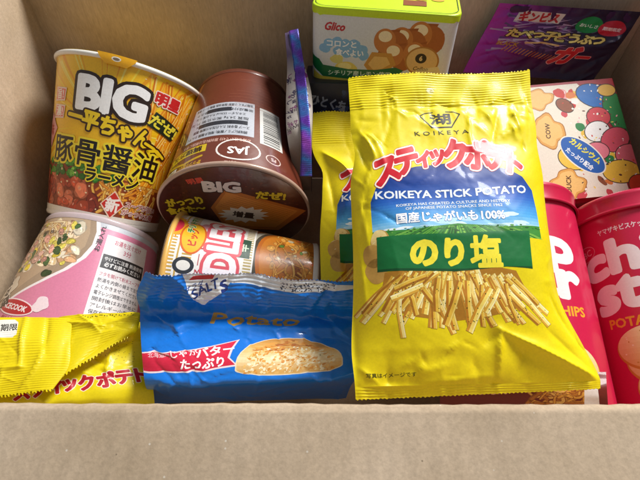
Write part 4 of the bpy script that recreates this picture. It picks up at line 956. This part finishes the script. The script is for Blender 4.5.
def animal_box():
    TR = P(613, 78, .372); BR = P(646, 192, .349); U = unit(TR - BR); Hh = np.linalg.norm(TR - BR) * 1000; TL = P(480, 70, .372)
    R = unit(TR - TL); R = unit(R - U * np.dot(R, U)); W = np.linalg.norm(TR - TL) * 1000; H = Hh; o = TR - U * H * .001 - R * W * .001
    s, loop, R, U, N = rbox(None, o, R, U, W, H, 34, 'a01c2c', 1.2)
    t = thing('biscuit_carton', 'white biscuit carton with letter cookies and coloured shapes, behind the two cans', 'biscuit carton', o + R * W * .0005 - N * .03); b = np.array(t.location)
    s.gstep = 2
    s.poly([(1, 0), (1, H - 2), (W - 30, H - 2), (W - 16, H - 20), (W - 14, 30), (W - 12, 0)], 'e6ddcc')
    for k in range(46): s.ell(R_(W - 50, W - 3), R_(2, H - 4), R_(2, 5), R_(2, 4), random.choice(['c8404a', 'e8a0a0', 'e4b83c', '1c7a3c', 'f0e8e0', 'd87838', 'c8281c', '8a4a2c', 'e8c880']), R_(0, 180), n=18, jit=.12)
    # generic rounded colour patches in place of the printed characters
    for (x, y, rx, ry, c, ro) in ((W - 18, H - 14, 15, 10, '1c66b0', -20), (W - 4, H - 30, 10, 18, '1c7a3c', 10), (W - 20, H - 32, 9, 8, 'c8404a', 0), (W - 24, H - 44, 10, 8, 'ece8e6', 20), (W - 12, H - 52, 12, 9, 'c8485c', 30), (W - 4, H - 66, 11, 9, 'd06070', 0),
                                  (W - 28, H - 60, 9, 7, 'e07888', 0), (W - 14, H - 78, 14, 9, 'e4b83c', 0), (W - 48, H - 64, 11, 9, 'e8c040', -20), (W - 8, H - 10, 7, 5, 'd8a848', 0), (W - 44, H - 20, 7, 5, '8a4a2c', -40), (W - 3, H - 90, 8, 8, 'c8381c', 0)):
        s.ell(x, y, rx + .7, ry + .7, '3a2420', ro, n=24, jit=.0); s.ell(x, y, rx, ry, c, ro, n=24, jit=.0)
    def cookie(x, y, rx, ry, rot, txt, tr):
        q = random.random() * 6
        for g, c in ((1.06, 'a86c28'), (1, 'dca04a'), (.86, 'ecbe70')):
            pts = []
            for k in range(40):
                a = k / 40 * 6.283; r = g * (1 + .13 * math.sin(4 * a + q) + .07 * math.sin(7 * a)); px, py = rx * r * math.cos(a), ry * r * math.sin(a); cc, ss = math.cos(rad(rot)), math.sin(rad(rot)); pts.append((x + cc * px - ss * py, y + ss * px + cc * py))
            s.poly(pts, c)
        if txt: s.text(txt, x, y, 5, '5a3410', bold=.03, rot=tr)
    cookie(W - 62, H - 40, 12, 13, 10, 'COW', 82); cookie(W - 94, H - 60, 10, 11, 30, 'LION', 80); cookie(W - 56, H - 84, 12, 11, 0, 'DUCK', 80); cookie(W - 88, H - 82, 9, 10, 0, 'BEAR', 70); cookie(W - 64, H - 13, 12, 8, 10, '', 0); cookie(W - 100, H - 34, 9, 10, 0, 'CAT', 85)
    s.ell(W - 86, H - 14, 9, 8, 'c8a050'); s.ring(W - 86, H - 14, 7, 6, .8, '8a6a28'); s.text('金賞', W - 86, H - 14, 6, '8a6a28', bold=.03)
    s.hold()
    for k in range(90): s.ell(R_(W - 46, W - 2), R_(2, H - 4), R_(.3, 1.3), R_(.3, .9), random.choice(['3a2420', 'f4ece4', 'f0d060', 'e8a0a8', '5a2a1c', 'd04030']), R_(0, 180), n=8)
    s.free()
    s.ell(W - 40, H - 62, 20, 11, 'f0e8d8', -48); s.ell(W - 40, H - 62, 19, 10, '1c5cae', -48)
    s.text('カルシウム', W - 37, H - 59, 6, 'ece03c', rot=-48, bold=.04, width=27); s.text('たっぷり配合', W - 43, H - 65, 4.6, 'f0f4f8', rot=-48, bold=.03, width=24)
    M = Mesh(); s.into(M); M.build('carton_wall', M_cart, t, b)
    for hh, fl in ((H, 1), (0, -1)):
        M = Mesh(); G = np.zeros((2, len(loop), 3))
        for i, (a, c) in enumerate(loop): G[0, i] = o + R * a * .001 + N * c * .001 + U * hh * .001
        G[1] = o + R * W / 2 * .001 - N * 17 * .001 + U * hh * .001; Sheet(G, np.arange(len(loop)), [0, 1], base='8c1826', flip=fl).into(M); M.build('end_flap', M_cart, t, b)
animal_box()

def purple_packet():
    W, H = 118, 76
    rows = [(H, P(500, 3, .356), P(642, 12, .352), 0), (H - 6, P(496, 11, .360), P(637, 20, .356), 0), (H / 2, P(482, 36, .373), P(618, 48, .366), .006), (6, P(466, 66, .384), P(596, 76, .376), 0), (0, P(463, 72, .386), P(592, 82, .378), 0)]
    dd = summed(crumple(105, 60, 118, [(0, 0, 118, 76)], 1.7, (1, 2.6), (8, 24)), pleats(71, W, 14, H - 6, 10, .9), lambda X, Y: wavefield(72, 34)(X, Y) * 1.2, corr(H - 6, H, 1.6, .2))
    lf = Loft(W, rows, dd, None, pw=3); us = np.linspace(0, W, 81); ys = np.linspace(0, H, 60)
    bp = np.mean([r[1] for r in rows] + [r[2] for r in rows], 0); bp[2] = rows[-1][1][2]
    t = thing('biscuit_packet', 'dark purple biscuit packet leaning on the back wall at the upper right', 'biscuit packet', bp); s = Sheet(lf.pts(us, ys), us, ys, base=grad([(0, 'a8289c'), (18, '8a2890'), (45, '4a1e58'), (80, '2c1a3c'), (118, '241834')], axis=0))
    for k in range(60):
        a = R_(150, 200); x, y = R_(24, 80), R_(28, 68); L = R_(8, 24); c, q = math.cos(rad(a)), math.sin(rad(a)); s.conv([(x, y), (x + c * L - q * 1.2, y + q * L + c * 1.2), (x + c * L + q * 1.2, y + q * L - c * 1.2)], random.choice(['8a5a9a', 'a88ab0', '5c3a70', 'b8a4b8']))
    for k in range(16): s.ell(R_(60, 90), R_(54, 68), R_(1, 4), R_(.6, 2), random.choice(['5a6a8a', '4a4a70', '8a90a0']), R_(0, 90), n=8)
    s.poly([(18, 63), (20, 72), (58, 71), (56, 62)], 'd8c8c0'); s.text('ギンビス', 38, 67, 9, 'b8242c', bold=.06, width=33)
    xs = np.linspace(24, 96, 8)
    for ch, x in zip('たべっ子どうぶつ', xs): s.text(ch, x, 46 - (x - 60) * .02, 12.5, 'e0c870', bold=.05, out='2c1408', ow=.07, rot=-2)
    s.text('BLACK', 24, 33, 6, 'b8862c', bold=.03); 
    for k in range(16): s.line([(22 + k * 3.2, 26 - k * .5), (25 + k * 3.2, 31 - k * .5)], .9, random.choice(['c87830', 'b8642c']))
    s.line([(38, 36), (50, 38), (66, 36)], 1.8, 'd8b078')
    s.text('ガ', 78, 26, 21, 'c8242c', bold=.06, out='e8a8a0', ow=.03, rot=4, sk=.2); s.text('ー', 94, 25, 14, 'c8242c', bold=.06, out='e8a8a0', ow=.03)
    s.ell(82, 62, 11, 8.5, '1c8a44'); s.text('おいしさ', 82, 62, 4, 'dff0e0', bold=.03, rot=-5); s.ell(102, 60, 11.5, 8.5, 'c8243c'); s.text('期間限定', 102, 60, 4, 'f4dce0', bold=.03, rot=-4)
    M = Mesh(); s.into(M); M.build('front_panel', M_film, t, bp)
    G = lf.pts(us[::2], ys[::2], sign=-1, dsc=.4) ; M = Mesh(); Sheet(G - lf.N * .0006, us[::2], ys[::2], base='3a1848', flip=-1).into(M); M.build('back_panel', M_film, t, bp)
purple_packet()

def slim_packet():
    W, H = 17, 110
    rows = [(H, P(285, 33, .352), P(297, 29, .352), 0), (88, P(287, 62, .346), P(303, 58, .346), .002), (55, P(286, 104, .337), P(312, 98, .337), .004), (25, P(288, 142, .331), P(312, 138, .331), .003), (0, P(298, 190, .345), P(311, 190, .345), 0)]
    lf = Loft(W, rows, lambda X, Y: wavefield(81, 20)(X, Y) * .7, None, pw=2)
    bp = np.mean([r[1] for r in rows] + [r[2] for r in rows], 0); bp[2] = rows[-1][1][2]
    t = thing('candy_packet', 'slim packet standing on edge with a shiny purple holographic seam, right of the brown cup', 'candy packet', bp)
    us = np.linspace(0, W, 21); ys = np.linspace(0, H, 90); s = Sheet(lf.pts(us, ys), us, ys, base=grad([(0, '5a4438'), (20, '8a7c70'), (30, 'c4bcb4'), (75, 'b8b0ac'), (92, '5a4a68')]))
    for k in range(26): s.text(random.choice('グミぶどう味しゅわ'), R_(1, 7), R_(26, 78), R_(2.6, 4.5), random.choice(['3a3050', '4a3a44', '7a3a6a']), rot=-80, bold=.03, res=1)
    for k in range(12): s.ell(R_(11, 16), R_(30, 80), R_(1, 2.4), R_(1, 3), random.choice(['5a2a6a', '8a3a8a', '3a1a4a']), n=8, jit=.2)
    M = Mesh(); s.into(M); M.build('front_panel', M_film, t, bp)
    d = -CF * .03; G0 = lf.pts(us, ys)
    for nm, col_, X in (('side_panel', '4a3a50', 0), ('side_panel', '3a2444', -1)):
        a = G0[:, X]; M = Mesh(); Sheet(np.stack([a, a + CF * .03 + CU * .0], 1), [0, 30], ys, base=col_, flip=1 if X else -1).into(M); M.build(nm, M_film, t, bp)
    rows2 = [(140, P(289, 31, .3505), P(298, 29, .3505), .0004), (110, P(293, 62, .3435), P(303, 58, .3435), .0004), (70, P(298, 104, .331), P(308, 100, .331), .0004), (36, P(301, 140, .325), P(311, 138, .325), .0004), (0, P(300, 176, .328), P(312, 176, .328), .0003)]
    l2 = Loft(9, rows2, summed(lambda X, Y: wavefield(83, 14)(X, Y) * .5, corr(-1, 141, 1.9, .10)), None, pw=4); us2 = np.linspace(0, 9, 11); ys2 = np.linspace(0, 140, 260)
    s = Sheet(l2.pts(us2, ys2), us2, ys2, base='d8d0e0')
    for k in range(12):
        y = 6 + k * 11.5; s.ring(4.5, y, 2.1, 2.6, .5, 'ffffff', n=14); s.line([(1, y + 5.5), (4.5, y + 4.4), (8, y + 5.7)], .5, 'ffffff')
    s.line([(.6, 0), (.6, 140)], .5, '60506c'); s.line([(8.4, 0), (8.4, 140)], .4, 'ffffff')
    M = Mesh(); s.into(M); Sheet(l2.pts(us2, ys2) - l2.N * .0005, us2, ys2, base='8870a0', flip=-1).into(M); M.build('holographic_seam', M_holo, t, bp)
slim_packet()

def under_packet():   # brown packet peeping out below the big bag
    W, H = 120, 70
    rows = [(H, P(440, 372, .262), P(606, 372, .250), 0), (40, P(440, 392, .252), P(607, 390, .243), .002), (0, P(440, 430, .252), P(610, 430, .245), 0)]
    lf = Loft(W, rows, lambda X, Y: wavefield(91, 30)(X, Y) * .8, None); us = np.linspace(0, W, 61); ys = np.linspace(0, H, 40)
    bp = np.mean([r[1] for r in rows] + [r[2] for r in rows], 0); bp[2] = min(rows[-1][1][2], rows[-1][2][2])
    t = thing('snack_bag', 'brown snack bag with curly golden crisps peeping out under the largest yellow bag', 'snack bag', bp); s = Sheet(lf.pts(us, ys), us, ys, base='6e2016')
    noodles(s, (62, 26, 100, 42), 46, ['8a4a18', 'd89a3c', 'c07c28', 'e0ae58', 'b06c20'], w=(1.2, 2.4), ang=20)
    s.poly([(103, 20), (104, 55), (113, 55), (114, 20)], 'e8e0dc'); s.text('うまい', 40, 40, 9, 'e8b890', bold=.04)
    M = Mesh(); s.into(M); M.build('front_panel', M_film, t, bp); M = Mesh(); Sheet(lf.pts(us[::2], ys[::2], sign=-1) - lf.N * .0006, us[::2], ys[::2], base='6e2016', flip=-1).into(M); M.build('back_panel', M_film, t, bp)
under_packet()

# ================================================================== CAMERA AND LIGHT
cam = bpy.data.cameras.new('camera'); cam.sensor_width = 36; cam.lens = FPX / 640 * 36; cam.clip_start = .005; cam.clip_end = 50
co = bpy.data.objects.new('camera', cam); COL.objects.link(co); co.location = CC; co.rotation_euler = (math.pi / 2 - PITCH, 0, 0); SC.camera = co
cam.dof.use_dof = True; cam.dof.focus_distance = .26; cam.dof.aperture_fstop = 45
def area(name, loc, target, size, power, col):
    l = bpy.data.lights.new(name, 'AREA'); l.shape = 'DISK'; l.size = size; l.energy = power; l.color = col
    o = bpy.data.objects.new(name, l); COL.objects.link(o); o.location = loc; o.rotation_euler = (Vector(target) - Vector(loc)).to_track_quat('-Z', 'Y').to_euler()
area('ceiling_lamp', (.70, .96, 1.15), (0, .2, .1), .46, 34, (1, .985, .96))
w = bpy.data.worlds.new('World'); SC.world = w; w.use_nodes = True; bg = w.node_tree.nodes['Background']; bg.inputs[0].default_value = (.93, .96, 1, 1); bg.inputs[1].default_value = .25
SC.view_settings.view_transform = 'Standard'; SC.view_settings.look = 'None'; SC.view_settings.exposure = 0
SC.cycles.use_denoising = True; SC.cycles.max_bounces = 6
